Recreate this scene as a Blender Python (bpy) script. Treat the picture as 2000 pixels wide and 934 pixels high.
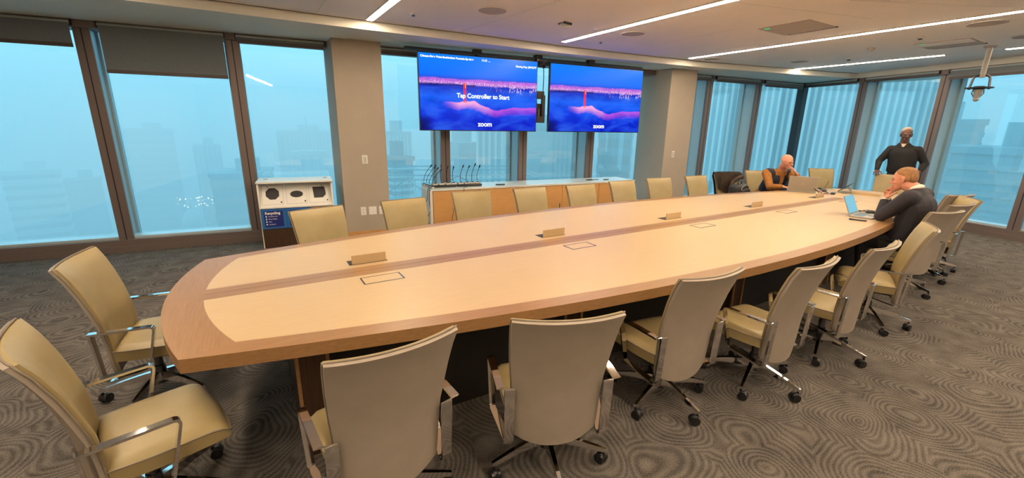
import bpy, bmesh, math, random
from mathutils import Vector, Matrix, Euler
random.seed(7)
for o in list(bpy.data.objects): bpy.data.objects.remove(o, do_unlink=True)
SC = bpy.context.scene
COL = SC.collection
PI = math.pi
# ------------------------------------------------------------------ camera
cam_d = bpy.data.cameras.new('camera'); cam = bpy.data.objects.new('camera', cam_d); COL.objects.link(cam)
cam_d.sensor_width = 36; cam_d.lens = 835.56 / 2000 * 36; cam_d.clip_start = 0.05; cam_d.clip_end = 2000
RX = Vector((0.8547367574855481, -0.5188287419160023, 0.015550304336243466))
RY = -Vector((-0.11957305144913491, -0.2259648013526724, -0.9667689454656629))
RZ = -Vector((0.5051013371297229, 0.824473556344596, -0.25517835746446127))
M = Matrix((RX, RY, RZ)).transposed().to_4x4(); M.translation = (0, 0, 1.65)
cam.matrix_world = M
SC.camera = cam
# ------------------------------------------------------------------ view, sky
SC.view_settings.view_transform = 'Standard'; SC.view_settings.look = 'None'
SC.view_settings.gamma = 1; SC.view_settings.use_curve_mapping = False
EXPOSURE = 0.52
SC.view_settings.exposure = EXPOSURE
SC.cycles.use_denoising = True
SC.cycles.sample_clamp_indirect = 6
SC.cycles.max_bounces = 8; SC.cycles.diffuse_bounces = 4; SC.cycles.glossy_bounces = 4
SC.cycles.transparent_max_bounces = 16; SC.cycles.volume_bounces = 1
SC.cycles.caustics_reflective = False; SC.cycles.caustics_refractive = False
STRIP = 68.0          # strength of the ceiling light strips
SKY = 1.7
FOG = 0.010
W = bpy.data.worlds.new('sky'); SC.world = W; W.use_nodes = True
nt = W.node_tree; nt.nodes.clear()
tc = nt.nodes.new('ShaderNodeTexCoord'); sx = nt.nodes.new('ShaderNodeSeparateXYZ')
nt.links.new(tc.outputs['Generated'], sx.inputs[0])
mr = nt.nodes.new('ShaderNodeMapRange'); mr.inputs[1].default_value = -0.35; mr.inputs[2].default_value = 0.45
nt.links.new(sx.outputs[2], mr.inputs[0])
cr = nt.nodes.new('ShaderNodeValToRGB'); e = cr.color_ramp.elements
e[0].position = 0; e[0].color = (.165, .40, .43, 1); e[1].position = 1; e[1].color = (.32, .77, 1.0, 1)
k = e.new(.44); k.color = (.23, .55, .74, 1)
k = e.new(.62); k.color = (.28, .70, .94, 1)
nt.links.new(mr.outputs[0], cr.inputs[0])
bg = nt.nodes.new('ShaderNodeBackground'); bg.inputs[1].default_value = SKY
wo = nt.nodes.new('ShaderNodeOutputWorld')
nt.links.new(cr.outputs[0], bg.inputs[0]); nt.links.new(bg.outputs[0], wo.inputs[0])

# ------------------------------------------------------------------ materials
def newmat(name):
    m = bpy.data.materials.new(name); m.use_nodes = True
    return m, m.node_tree, m.node_tree.nodes['Principled BSDF']
def mat(name, col, rough=.5, metal=0., noise=0., scale=20., bump=0., spec=.5, coat=0., emit=None, es=0.):
    m, t, b = newmat(name)
    b.inputs['Base Color'].default_value = (*col, 1); b.inputs['Roughness'].default_value = rough
    b.inputs['Metallic'].default_value = metal; b.inputs['Specular IOR Level'].default_value = spec
    b.inputs['Coat Weight'].default_value = coat
    if noise or bump:
        c = t.nodes.new('ShaderNodeTexCoord'); n = t.nodes.new('ShaderNodeTexNoise')
        n.inputs['Scale'].default_value = scale; n.inputs['Detail'].default_value = 4
        t.links.new(c.outputs['Object'], n.inputs['Vector'])
        if noise:
            r = t.nodes.new('ShaderNodeValToRGB')
            r.color_ramp.elements[0].color = (*[max(0, x * (1 - noise)) for x in col], 1)
            r.color_ramp.elements[1].color = (*[x * (1 + noise) for x in col], 1)
            r.color_ramp.elements[0].position = .3; r.color_ramp.elements[1].position = .7
            t.links.new(n.outputs[0], r.inputs[0]); t.links.new(r.outputs[0], b.inputs['Base Color'])
        if bump:
            u = t.nodes.new('ShaderNodeBump'); u.inputs['Strength'].default_value = bump; u.inputs['Distance'].default_value = .002
            t.links.new(n.outputs[0], u.inputs['Height']); t.links.new(u.outputs[0], b.inputs['Normal'])
    if emit:
        b.inputs['Emission Color'].default_value = (*emit, 1); b.inputs['Emission Strength'].default_value = es
    return m
def emis(name, col, s):
    m = bpy.data.materials.new(name); m.use_nodes = True; t = m.node_tree; t.nodes.clear()
    em = t.nodes.new('ShaderNodeEmission'); em.inputs[0].default_value = (*col, 1); em.inputs[1].default_value = s
    o = t.nodes.new('ShaderNodeOutputMaterial'); t.links.new(em.outputs[0], o.inputs[0]); return m
def wood(name, c1, c2, rough, sc=(1, 30, 30), spec=.4, ring=6., mix=.5):
    m, t, b = newmat(name)
    c = t.nodes.new('ShaderNodeTexCoord'); mp = t.nodes.new('ShaderNodeMapping'); mp.inputs['Scale'].default_value = sc
    n = t.nodes.new('ShaderNodeTexNoise'); n.inputs['Scale'].default_value = ring; n.inputs['Detail'].default_value = 6; n.inputs['Distortion'].default_value = .6
    r = t.nodes.new('ShaderNodeValToRGB'); r.color_ramp.elements[0].color = (*c1, 1); r.color_ramp.elements[1].color = (*c2, 1)
    r.color_ramp.elements[0].position = .5 - mix / 2; r.color_ramp.elements[1].position = .5 + mix / 2
    t.links.new(c.outputs['Object'], mp.inputs[0]); t.links.new(mp.outputs[0], n.inputs['Vector'])
    t.links.new(n.outputs[0], r.inputs[0]); t.links.new(r.outputs[0], b.inputs['Base Color'])
    b.inputs['Roughness'].default_value = rough; b.inputs['Specular IOR Level'].default_value = spec
    return m
def carpet():
    m, t, b = newmat('carpet'); N = t.nodes.new; L = t.links.new
    c = N('ShaderNodeTexCoord'); mp = N('ShaderNodeMapping'); mp.inputs['Scale'].default_value = (1, 1, 0)
    L(c.outputs['Object'], mp.inputs[0])
    dn = N('ShaderNodeTexNoise'); dn.inputs['Scale'].default_value = 1.5; dn.inputs['Detail'].default_value = 1.5
    L(mp.outputs[0], dn.inputs['Vector'])
    sub = N('ShaderNodeVectorMath'); sub.operation = 'SUBTRACT'; sub.inputs[1].default_value = (.5, .5, .5); L(dn.outputs['Color'], sub.inputs[0])
    scl = N('ShaderNodeVectorMath'); scl.operation = 'SCALE'; scl.inputs['Scale'].default_value = .38; L(sub.outputs[0], scl.inputs[0])
    ad = N('ShaderNodeVectorMath'); L(mp.outputs[0], ad.inputs[0]); L(scl.outputs[0], ad.inputs[1])
    v = N('ShaderNodeTexVoronoi'); v.inputs['Scale'].default_value = 2.3; v.feature = 'F1'; L(ad.outputs[0], v.inputs['Vector'])
    mu = N('ShaderNodeMath'); mu.operation = 'MULTIPLY'; mu.inputs[1].default_value = 2 * PI * 17; L(v.outputs['Distance'], mu.inputs[0])
    si = N('ShaderNodeMath'); si.operation = 'SINE'; L(mu.outputs[0], si.inputs[0])
    n2 = N('ShaderNodeTexNoise'); n2.inputs['Scale'].default_value = 160; n2.inputs['Detail'].default_value = 3; L(mp.outputs[0], n2.inputs['Vector'])
    n3 = N('ShaderNodeTexNoise'); n3.inputs['Scale'].default_value = 7; n3.inputs['Detail'].default_value = 3; L(mp.outputs[0], n3.inputs['Vector'])
    a = N('ShaderNodeMath'); a.operation = 'MULTIPLY_ADD'; a.inputs[1].default_value = .11; a.inputs[2].default_value = .5; L(si.outputs[0], a.inputs[0])
    a2 = N('ShaderNodeMath'); a2.operation = 'MULTIPLY_ADD'; a2.inputs[1].default_value = .9; L(n2.outputs[0], a2.inputs[0]); L(a.outputs[0], a2.inputs[2])
    a3 = N('ShaderNodeMath'); a3.operation = 'MULTIPLY_ADD'; a3.inputs[1].default_value = .5; L(n3.outputs[0], a3.inputs[0]); L(a2.outputs[0], a3.inputs[2])
    r = N('ShaderNodeValToRGB'); r.color_ramp.elements[0].position = .85; r.color_ramp.elements[1].position = 1.55
    mr = N('ShaderNodeMapRange'); mr.inputs[1].default_value = .75; mr.inputs[2].default_value = 1.65; L(a3.outputs[0], mr.inputs[0])
    r.color_ramp.elements[0].position = .15; r.color_ramp.elements[1].position = .9
    r.color_ramp.elements[0].color = (.028, .026, .025, 1); r.color_ramp.elements[1].color = (.215, .19, .165, 1)
    L(mr.outputs[0], r.inputs[0]); L(r.outputs[0], b.inputs['Base Color'])
    b.inputs['Roughness'].default_value = .95; b.inputs['Specular IOR Level'].default_value = .1
    u = N('ShaderNodeBump'); u.inputs['Strength'].default_value = .8; u.inputs['Distance'].default_value = .006
    L(a2.outputs[0], u.inputs['Height']); L(u.outputs[0], b.inputs['Normal'])
    return m
def glassmat(name, tint, refl=.08):
    m = bpy.data.materials.new(name); m.use_nodes = True; t = m.node_tree; t.nodes.clear()
    tr = t.nodes.new('ShaderNodeBsdfTransparent'); tr.inputs[0].default_value = (*tint, 1)
    g = t.nodes.new('ShaderNodeBsdfGlossy'); g.inputs['Roughness'].default_value = .02; g.inputs[0].default_value = (1, 1, 1, 1)
    lw = t.nodes.new('ShaderNodeLayerWeight'); lw.inputs[0].default_value = .5
    pw = t.nodes.new('ShaderNodeMath'); pw.operation = 'POWER'; pw.inputs[1].default_value = 5; t.links.new(lw.outputs['Facing'], pw.inputs[0])
    f = t.nodes.new('ShaderNodeMath'); f.operation = 'MULTIPLY_ADD'; f.inputs[1].default_value = .35; f.inputs[2].default_value = refl; t.links.new(pw.outputs[0], f.inputs[0])
    mx = t.nodes.new('ShaderNodeMixShader'); o = t.nodes.new('ShaderNodeOutputMaterial')
    t.links.new(f.outputs[0], mx.inputs[0]); t.links.new(tr.outputs[0], mx.inputs[1]); t.links.new(g.outputs[0], mx.inputs[2]); t.links.new(mx.outputs[0], o.inputs[0])
    return m
MT = dict(
    carpet=carpet(),
    ceil=mat('ceiling_paint', (.93, .87, .83), .9, noise=.015, scale=3),
    wall=mat('wall_paint', (.38, .325, .265), .85, noise=.02, scale=4),
    soffit=mat('soffit_paint', (.74, .72, .64), .9),
    frame=mat('window_frame_bronze', (.185, .145, .132), .45, metal=.35),
    frame2=mat('window_frame_silver', (.38, .46, .48), .4, metal=.2),  # reveal metal, the blue of the daylight mixed into its colour
    dark=mat('dark_gasket', (.01, .013, .02), .5),
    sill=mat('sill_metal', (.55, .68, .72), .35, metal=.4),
    glass=glassmat('window_glass', (.97, 1, 1)),
    shade=mat('shade_fabric', (.15, .17, .185), .9, noise=.08, scale=90),
    shadebar=mat('shade_bar', (.07, .055, .05), .5),
    tube=mat('shade_tube', (.35, .42, .42), .5),
    oak=wood('pale_oak', (.45, .325, .182), (.50, .366, .210), .38, (1.2, 26, 26), spec=.35, ring=5),
    walnut=wood('walnut_band', (.225, .120, .048), (.315, .170, .070), .35, (1.5, 34, 34), ring=4),
    walnutx=wood('walnut_band_cross', (.225, .120, .048), (.315, .170, .070), .35, (34, 1.5, 34), ring=4),
    darkwood=wood('dark_walnut', (.035, .018, .010), (.065, .034, .020), .4, (30, 30, 1.5), ring=4),
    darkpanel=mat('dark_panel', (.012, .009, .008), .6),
    cred=wood('credenza_wood', (.50, .255, .085), (.60, .33, .12), .4, (1.5, 30, 30), ring=4),
    credtop=mat('credenza_top', (.62, .66, .62), .18, spec=.6),
    cream=mat('painted_cream', (.62, .58, .5), .5),
    leather=mat('tan_leather', (.315, .245, .115), .42, noise=.05, scale=9, bump=.25, spec=.45),
    shell=mat('back_leather', (.325, .275, .225), .5, noise=.05, scale=9, bump=.2, spec=.35),  # chair backs coloured greyer than the front leather
    piping=mat('piping', (.22, .18, .13), .5),
    chrome=mat('chrome', (.74, .72, .71), .07, metal=1.),
    chromedark=mat('dark_chrome', (.13, .13, .14), .25, metal=.9),
    rubber=mat('black_plastic', (.012, .012, .013), .3),
    black=mat('matte_black', (.012, .012, .014), .55),
    white=mat('white_plastic', (.75, .74, .70), .5),
    offwhite=mat('grey_white_plastic', (.50, .47, .42), .5),
    grey=mat('grey_plastic', (.28, .27, .26), .6),
    spk=mat('speaker_grille', (.46, .41, .38), .8),
    silver=mat('silver_laptop', (.42, .40, .37), .4, metal=.5),
    screenblue=mat('laptop_screen', (.04, .10, .14), .15, emit=(.13, .34, .45), es=.75),
    keys=mat('laptop_keyboard', (.10, .16, .20), .4),
    bluesign=mat('blue_sign', (.015, .12, .36), .5),
    navysign=mat('navy_sign', (.006, .016, .16), .5),
    signwhite=mat('sign_lettering', (.8, .8, .8), .6),
    green=mat('green_tag_glow', (.05, .75, .25), .5, emit=(.1, .8, .3), es=.35),  # tag colour carries a faint glow of its own
    bluelens=mat('blue_lens', (.015, .03, .25), .15),
    skin=mat('skin_light', (.62, .27, .17), .5, noise=.06, scale=30),
    skin2=mat('skin_dark', (.12, .048, .030), .45, noise=.08, scale=30),
    mustard=mat('mustard_shirt', (.30, .115, .018), .8, noise=.15, scale=25, bump=.4),
    navy=mat('navy_vest', (.010, .012, .028), .7, noise=.2, scale=20),
    sweater=mat('black_sweater', (.010, .010, .011), .85, noise=.2, scale=60),
    blazer=mat('dark_blazer', (.022, .020, .028), .75, noise=.2, scale=60),
    trousers=mat('dark_trousers', (.02, .02, .022), .8),
    shirt=mat('white_shirt', (.70, .60, .52), .7),
    hairfair=mat('fair_hair', (.30, .15, .06), .8, noise=.3, scale=60, bump=.6),
    hairgrey=mat('grey_hair', (.36, .32, .27), .9, noise=.3, scale=80, bump=.6),
    jacket=mat('brown_jacket', (.045, .026, .014), .8, noise=.35, scale=14, bump=.5),
    lining=mat('tan_lining', (.30, .20, .09), .8),
    bag=mat('black_nylon', (.012, .011, .012), .6, noise=.3, scale=40),
    eye=mat('eye_dark', (.02, .015, .012), .2),
    lips=mat('lips', (.40, .13, .09), .5),
    cable=mat('cable_black', (.01, .01, .012), .5),
    pink=mat('pink_cord', (.6, .3, .3), .5),
    strip=emis('light_strip', (1., .79, .56), STRIP),
    lamp=emis('lit_window', (1., .85, .65), 3.0),
    street=emis('street_light', (1., .78, .55), 6.0),
    streetr=emis('tail_light', (1., .35, .22), 3.5),
)
# exterior paints
MT['bpale'] = mat('building_pale', (.50, .56, .55), .9, noise=.05, scale=.2)
MT['bgrey'] = mat('building_grey', (.28, .34, .36), .9, noise=.05, scale=.2)
MT['bdark'] = mat('building_dark', (.13, .18, .20), .8, noise=.05, scale=.2)
MT['bteal'] = mat('building_teal', (.16, .30, .34), .8)
MT['ground'] = mat('city_ground', (.16, .20, .20), .95, noise=.3, scale=.03)
for kq in ('bpale',): pass

# ------------------------------------------------------------------ mesh helpers
class MB:
    def __init__(s): s.bm = bmesh.new(); s.mi = 0
    def _fin(s, vs, mtx, mi):
        if mtx is not None: bmesh.ops.transform(s.bm, matrix=mtx, verts=vs)
        if mi:
            fs = set()
            for v in vs:
                for f in v.link_faces: fs.add(f)
            for f in fs: f.material_index = mi
        return vs
    def box(s, c, d, rot=None, bev=0, seg=2, mi=0):
        r = bmesh.ops.create_cube(s.bm, size=1); vs = r['verts']
        bmesh.ops.transform(s.bm, matrix=Matrix.Diagonal((d[0], d[1], d[2], 1)), verts=vs)
        if bev:
            es = list({e for v in vs for e in v.link_edges})
            q = bmesh.ops.bevel(s.bm, geom=es, offset=bev, segments=seg, affect='EDGES', profile=.5)
            vs = list({v for f in q['faces'] for v in f.verts} | {v for v in vs if v.is_valid})
            vs = [v for v in vs if v.is_valid]
            # gather the whole island
            seen = set(vs); st = list(vs)
            while st:
                v = st.pop()
                for e2 in v.link_edges:
                    w = e2.other_vert(v)
                    if w not in seen: seen.add(w); st.append(w)
            vs = list(seen)
        mtx = Matrix.Translation(c)
        if rot is not None: mtx = mtx @ (rot.to_4x4() if not isinstance(rot, (tuple, list)) else Euler(rot).to_matrix().to_4x4())
        return s._fin(vs, mtx, mi)
    def cyl(s, p0, p1, r0, r1=None, n=16, mi=0, cap=True):
        p0 = Vector(p0); p1 = Vector(p1); r1 = r0 if r1 is None else r1
        d = p1 - p0; L = d.length
        r = bmesh.ops.create_cone(s.bm, cap_ends=cap, cap_tris=False, segments=n, radius1=max(r0, 1e-5), radius2=max(r1, 1e-5), depth=L)
        q = d.to_track_quat('Z', 'Y').to_matrix().to_4x4()
        return s._fin(r['verts'], Matrix.Translation((p0 + p1) / 2) @ q, mi)
    def sph(s, c, r, rot=None, u=16, v=10, mi=0):
        if not isinstance(r, (tuple, list)): r = (r, r, r)
        q = bmesh.ops.create_uvsphere(s.bm, u_segments=u, v_segments=v, radius=1)
        m = Matrix.Translation(c)
        if rot is not None: m = m @ rot.to_4x4()
        return s._fin(q['verts'], m @ Matrix.Diagonal((r[0], r[1], r[2], 1)), mi)
    def tube(s, pts, r, n=8, mi=0, close=False):
        pts = [Vector(p) for p in pts]; N = len(pts); rings = []
        up = None
        for i, p in enumerate(pts):
            if close: t = pts[(i + 1) % N] - pts[i - 1]
            else: t = pts[min(i + 1, N - 1)] - pts[max(i - 1, 0)]
            t.normalize()
            if up is None:
                up = Vector((0, 0, 1)) if abs(t.z) < .9 else Vector((1, 0, 0))
            x = t.cross(up).normalized(); y = x.cross(t).normalized(); up = y
            rr = r[i] if isinstance(r, (list, tuple)) else r
            rings.append([s.bm.verts.new(p + (x * math.cos(a) + y * math.sin(a)) * rr) for a in [2 * PI * k / n for k in range(n)]])
        for i in range(N if close else N - 1):
            A, B = rings[i], rings[(i + 1) % N]
            for k in range(n):
                f = s.bm.faces.new((A[k], A[(k + 1) % n], B[(k + 1) % n], B[k])); f.material_index = mi
        if not close:
            f = s.bm.faces.new(rings[0][::-1]); f.material_index = mi
            f = s.bm.faces.new(rings[-1]); f.material_index = mi
    def prism(s, poly, z0, z1, mi=0, top_mi=None):
        a = [s.bm.verts.new((x, y, z0)) for x, y in poly]; b = [s.bm.verts.new((x, y, z1)) for x, y in poly]
        n = len(poly)
        f = s.bm.faces.new(a[::-1]); f.material_index = mi
        f = s.bm.faces.new(b); f.material_index = mi if top_mi is None else top_mi
        for i in range(n):
            f = s.bm.faces.new((a[i], a[(i + 1) % n], b[(i + 1) % n], b[i])); f.material_index = mi
        return a + b
    def strip(s, pts, close=True):
        """pts: (xcentre, width, y, z, ny, nz, thick) cross-sections of a flat bar, swept"""
        rings = []
        for (xc, w, y, z, ny, nz, t) in pts:
            h = t / 2
            rings.append([s.bm.verts.new((xc + sx * w / 2, y + sn * h * ny, z + sn * h * nz)) for sx, sn in ((-1, -1), (1, -1), (1, 1), (-1, 1))])
        N = len(rings)
        for i in range(N if close else N - 1):
            A, B = rings[i], rings[(i + 1) % N]
            for k in range(4):
                s.bm.faces.new((A[k], A[(k + 1) % 4], B[(k + 1) % 4], B[k]))
    def build(s, name, m, parent=None, smooth=None, loc=None, rot=None):
        bmesh.ops.recalc_face_normals(s.bm, faces=s.bm.faces)
        me = bpy.data.meshes.new(name); s.bm.to_mesh(me); s.bm.free()
        for q in (m if isinstance(m, (list, tuple)) else [m]): me.materials.append(MT[q] if isinstance(q, str) else q)
        if smooth is not None:
            for p in me.polygons: p.use_smooth = True
            try: me.set_sharp_from_angle(angle=math.radians(smooth))
            except Exception: pass
        o = bpy.data.objects.new(name, me); COL.objects.link(o)
        if parent: o.parent = parent
        if loc: o.location = loc
        if rot: o.rotation_euler = rot
        return o
def tag(o, label=None, cat=None, group=None, kind=None):
    if label: o['label'] = label
    if cat: o['category'] = cat
    if group: o['group'] = group
    if kind: o['kind'] = kind
    return o
def empty(name, loc=(0, 0, 0), rz=0, label=None, cat=None, group=None):
    o = bpy.data.objects.new(name, None); COL.objects.link(o); o.empty_display_size = .1
    o.location = loc; o.rotation_euler = (0, 0, rz)
    return tag(o, label, cat, group)
def struct(mb, name, m, **k):
    o = mb.build(name, m, **k); o['kind'] = 'structure'; return o
KIDS = {}
def copy_tree(o, parent=None):
    c = o.copy(); COL.objects.link(c); c.parent = parent
    for ch in [q for q in bpy.data.objects if q.parent == o]: copy_tree(ch, c)
    return c

# ------------------------------------------------------------------ room shell
SL = -0.1128
ANG = math.atan(SL)                                # heading of the window wall behind the screens
def wy(x, off=0.): return 6.97 + SL * x - off
def fr(x, off, z): return Vector((x, wy(x, off), z))
NWC = (11.62, wy(11.62))                           # corner of the two glass walls
RD = Vector((10.44 - 11.50, 1.97 - 5.55, 0)).normalized()    # runs down the right glass wall
RN = Vector((RD.y, -RD.x, 0))                      # points into the room?
if RN.x > 0: RN = -RN
def rp(s, off, z):                                 # s metres from the corner along the right wall, off metres into the room
    p = Vector((NWC[0], NWC[1], 0)) + RD * s + RN * off; return Vector((p.x, p.y, z))
ZS, ZC, ZT = 2.74, 2.84, 3.1
b = MB()
room = [(-3.6, -3.0), (9.05, -3.0), tuple(rp(0, -.05, 0).xy), (-3.6, wy(-3.6, -.05))]
b.prism(room, -.12, 0); struct(b, 'floor', 'carpet')
# ceiling plane bounded by the fascia line, soffit outside it
fas = [(-3.6, 5.73), (-.8, 5.72), (.7, 5.71), (1.6, 5.69), (3.0, 5.655), (4.3, 5.63), (5.4, 5.55), (6.4, 5.44), (7.3, 5.33), (8.3, 5.13), (9.5, 4.86), (10.6, 4.62), (11.2, 4.45)]
fr2 = [(11.05, 3.79), (10.72, 2.64), (10.42, 1.65), (9.9, -.3), (9.15, -3.0)]
b = MB(); b.prism([(-3.6, -3.0)] + fr2[::-1] + fas[::-1], ZC, ZC + .1); struct(b, 'ceiling', 'ceil')
edge = fas + fr2
b = MB()
outer = [(-3.6, wy(-3.6, -.3)), (12.2, wy(12.2, -.3)), (12.2, -3.3)]
lo = edge; poly = lo + [(9.15, -3.3), (12.6, -3.3), (12.6, wy(12.6, -.4)), (-3.6, wy(-3.6, -.4))]
b.prism(poly, ZS, ZC + .1); struct(b, 'trim_1', 'soffit')
b = MB()                                            # thin shadow gap line between ceiling and fascia
for i in range(len(fas) - 1):
    p, q = Vector((*fas[i], 0)), Vector((*fas[i + 1], 0)); d = (q - p)
    b.box(((p + q) / 2 + Vector((0, -.008, ZC - .004))), (d.length, .012, .006), rot=(0, 0, math.atan2(d.y, d.x)))
struct(b, 'trim_2', 'frame')
b = MB()                                            # ceiling panel joints
for p, q in (((3.9, 2.88), (5.95, 2.35)), ((5.0, 2.17), (6.5, 1.42)), ((.85, 5.68), (.85, 2)), ((2.6, 5.6), (2.9, 2.4)), ((5.3, 5.5), (5.3, 3.4))):
    d = Vector((q[0] - p[0], q[1] - p[1], 0))
    b.box(((p[0] + q[0]) / 2, (p[1] + q[1]) / 2, ZC - .0005), (d.length, .006, .003), rot=(0, 0, math.atan2(d.y, d.x)))
struct(b, 'trim_3', 'soffit')
b = MB(); b.box((-3.66, 2, 1.4), (.12, 11, 2.95)); struct(b, 'wall_left', 'wall')
b = MB(); b.box((4, -3.06, 1.4), (15.4, .12, 2.95)); struct(b, 'wall_back', 'wall')

# mullions, headers, sills, panes of the screen wall
def mkbar(P):
    def bar(mb, a, bb, off0, off1, z0, z1, mi=0):
        c = [P(a, off0, z0), P(bb, off0, z0), P(bb, off1, z0), P(a, off1, z0)]
        lo = [mb.bm.verts.new(v) for v in c]; hi = [mb.bm.verts.new(Vector((v.x, v.y, z1))) for v in c]
        for f in ((lo[3], lo[2], lo[1], lo[0]), tuple(hi), (lo[0], lo[1], hi[1], hi[0]), (lo[1], lo[2], hi[2], hi[1]), (lo[2], lo[3], hi[3], hi[2]), (lo[3], lo[0], hi[0], hi[3])):
            mb.bm.faces.new(f).material_index = mi
    return bar
tn = 4
def glazed(P, s0, s1, mulls, wn0, sgn):
    """one run of glazing: sill beam, header, mullions, panes"""
    global tn
    bar = mkbar(P)
    b = MB(); bar(b, s0, s1, -.12, .05, .0, .075); bar(b, s0, s1, -.12, .02, .075, .155)
    struct(b, 'trim_%d' % tn, 'frame'); tn += 1
    b = MB(); bar(b, s0, s1, -.24, -.05, .150, .185); struct(b, 'trim_%d' % tn, 'sill'); tn += 1
    b = MB(); bar(b, s0, s1, -.24, .04, 2.66, ZS, 0); struct(b, 'trim_%d' % tn, ['frame', 'dark']); tn += 1
    for i, mc in enumerate(mulls):
        b = MB()
        bar(b, mc - .075, mc + .075, -.05, .0, .155, 2.66, 0)
        bar(b, mc - .006, mc + .006, -.01, .003, .155, 2.66, 1)
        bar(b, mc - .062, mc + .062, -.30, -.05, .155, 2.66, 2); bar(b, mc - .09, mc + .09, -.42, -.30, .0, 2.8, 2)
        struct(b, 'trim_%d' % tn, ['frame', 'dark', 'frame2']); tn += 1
    cuts = [s0] + list(mulls) + [s1]
    for i in range(len(cuts) - 1):
        if cuts[i + 1] - cuts[i] < .3: continue
        b = MB(); bar(b, cuts[i], cuts[i + 1], -.200, -.190, .16, 2.7)
        struct(b, 'window_%d' % (wn0 + i), 'glass')
PA = lambda s, off, z: fr(s, off, z)
glazed(PA, -3.6, 1.12, (-2.92, -1.46, 0.0), 1, 1)
glazed(PA, 1.75, 7.0, (2.78, 4.18, 5.60), 5, 1)
glazed(PA, 7.6, 11.60, (8.54, 10.07), 9, 1)
PB = lambda s, off, z: rp(s, off, z)
glazed(PB, .02, 8.9, (1.40, 2.85, 4.30, 5.75, 7.2), 12, 1)
b = MB(); c0 = fr(11.60, 0, 0)                     # corner post
b.box((11.60, 5.66, 1.4), (.16, .16, 2.8), rot=(0, 0, -.1)); struct(b, 'trim_40', 'dark')
# two plastered columns, with a wood base strip
def column(x0, x1, off, nm, m='wall'):
    bar = mkbar(PA)
    b = MB(); bar(b, x0, x1, -.3, off, .10, ZS); struct(b, nm, m)
    b = MB(); bar(b, x0 - .005, x1 + .005, -.3, off + .01, 0, .10); struct(b, nm.replace('wall', 'baseboard'), 'cred')
column(1.12, 1.75, .36, 'wall_column_left')
column(6.98, 7.63, .43, 'wall_column_right')
# ------------------------------------------------------------------ roller shades
def shade(P, s0, s1, drop, label, cloth=True):
    bar = mkbar(P); mid = P((s0 + s1) / 2, .05, 2.70)
    t = empty('roller_shade', mid, 0, label, 'shade', 'roller shades at the window heads')
    def part(nm, m, fn, smooth=None):
        b = MB(); fn(b)
        bmesh.ops.transform(b.bm, matrix=Matrix.Translation(-mid), verts=b.bm.verts)
        return b.build(nm, m, t, smooth=smooth)
    part('roller_tube', 'tube', lambda b: b.cyl(P(s0, .05, 2.705), P(s1, .05, 2.705), .022, n=14), 40)
    part('bracket', 'dark', lambda b: bar(b, s0 - .012, s0, .02, .08, 2.67, 2.735)); part('bracket', 'dark', lambda b: bar(b, s1, s1 + .012, .02, .08, 2.67, 2.735))
    part('fabric', 'shade', lambda b: bar(b, s0 + .01, s1 - .01, .068, .0705, 2.70 - drop, 2.70))
    part('bottom_bar', 'shadebar', lambda b: bar(b, s0 + .01, s1 - .01, .060, .078, 2.66 - drop, 2.70 - drop))
    return t
shade(PA, -2.80, -1.53, .22, 'grey roller shade pulled a little way down at the left edge')
shade(PA, -1.30, -.08, .48, 'grey roller shade pulled furthest down, second window bay from the left')
shade(PA, .05, 1.08, .035, 'rolled up shade over the window behind the recycling station')
shade(PA, 1.80, 2.70, .03, 'rolled up shade right of the left plaster column, beside the left screen')
shade(PA, 7.70, 8.46, .035, 'rolled up shade just right of the right plaster column')
shade(PA, 8.62, 10.0, .035, 'rolled up shade in the second bay right of the right plaster column')
shade(PA, 10.14, 11.50, .06, 'rolled up shade ending at the glass corner, on the screen wall side')
shade(PB, .08, 1.32, .02, 'rolled up shade on the right glass wall, bay next to the corner')
shade(PB, 1.48, 2.77, .02, 'rolled up shade behind the standing man, second bay from the corner')
shade(PB, 2.93, 4.22, .10, 'dark rolled shade behind the hanging ceiling device, third bay from the corner')

# ------------------------------------------------------------------ ceiling lights and fittings
def strip_light(x, y0, y1, label):
    t = empty('light_strip', (x, (y0 + y1) / 2, ZC), 0, label, 'ceiling light', 'recessed ceiling light strips')
    L = y1 - y0
    b = MB()
    b.box((-.041, 0, -.006), (.012, L + .02, .012)); b.box((.041, 0, -.006), (.012, L + .02, .012))
    b.box((0, L / 2 + .006, -.006), (.09, .012, .012)); b.box((0, -L / 2 - .006, -.006), (.09, .012, .012)); b.build('housing', 'white', t)
    b = MB(); b.box((0, 0, -.0075), (.07, L, .015)); b.build('diffuser', 'strip', t)
strip_light(1.42, 2.9, 5.60, 'shortest looking glowing strip at the top centre, above the left plaster column')
strip_light(1.42, -2.6, 1.6, 'glowing strip overhead just behind the viewpoint')
strip_light(4.07, -2.6, 5.31, 'glowing strip ending above the gap between the two screens')
strip_light(6.73, -2.6, 5.20, 'longest glowing strip, ending above the right plaster column')
strip_light(9.50, 2.66, 4.84, 'glowing strip nearest the glass corner')
strip_light(9.50, -1.0, 2.0, 'glowing strip at the right edge, in line with the one by the corner')
strip_light(-1.25, -2.6, 5.5, 'glowing strip over the left end of the room')
b = MB(); b.box((9.50, 2.33, ZC - .001), (.02, .66, .006)); struct(b, 'trim_41', 'strip' if 0 else 'white')
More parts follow.
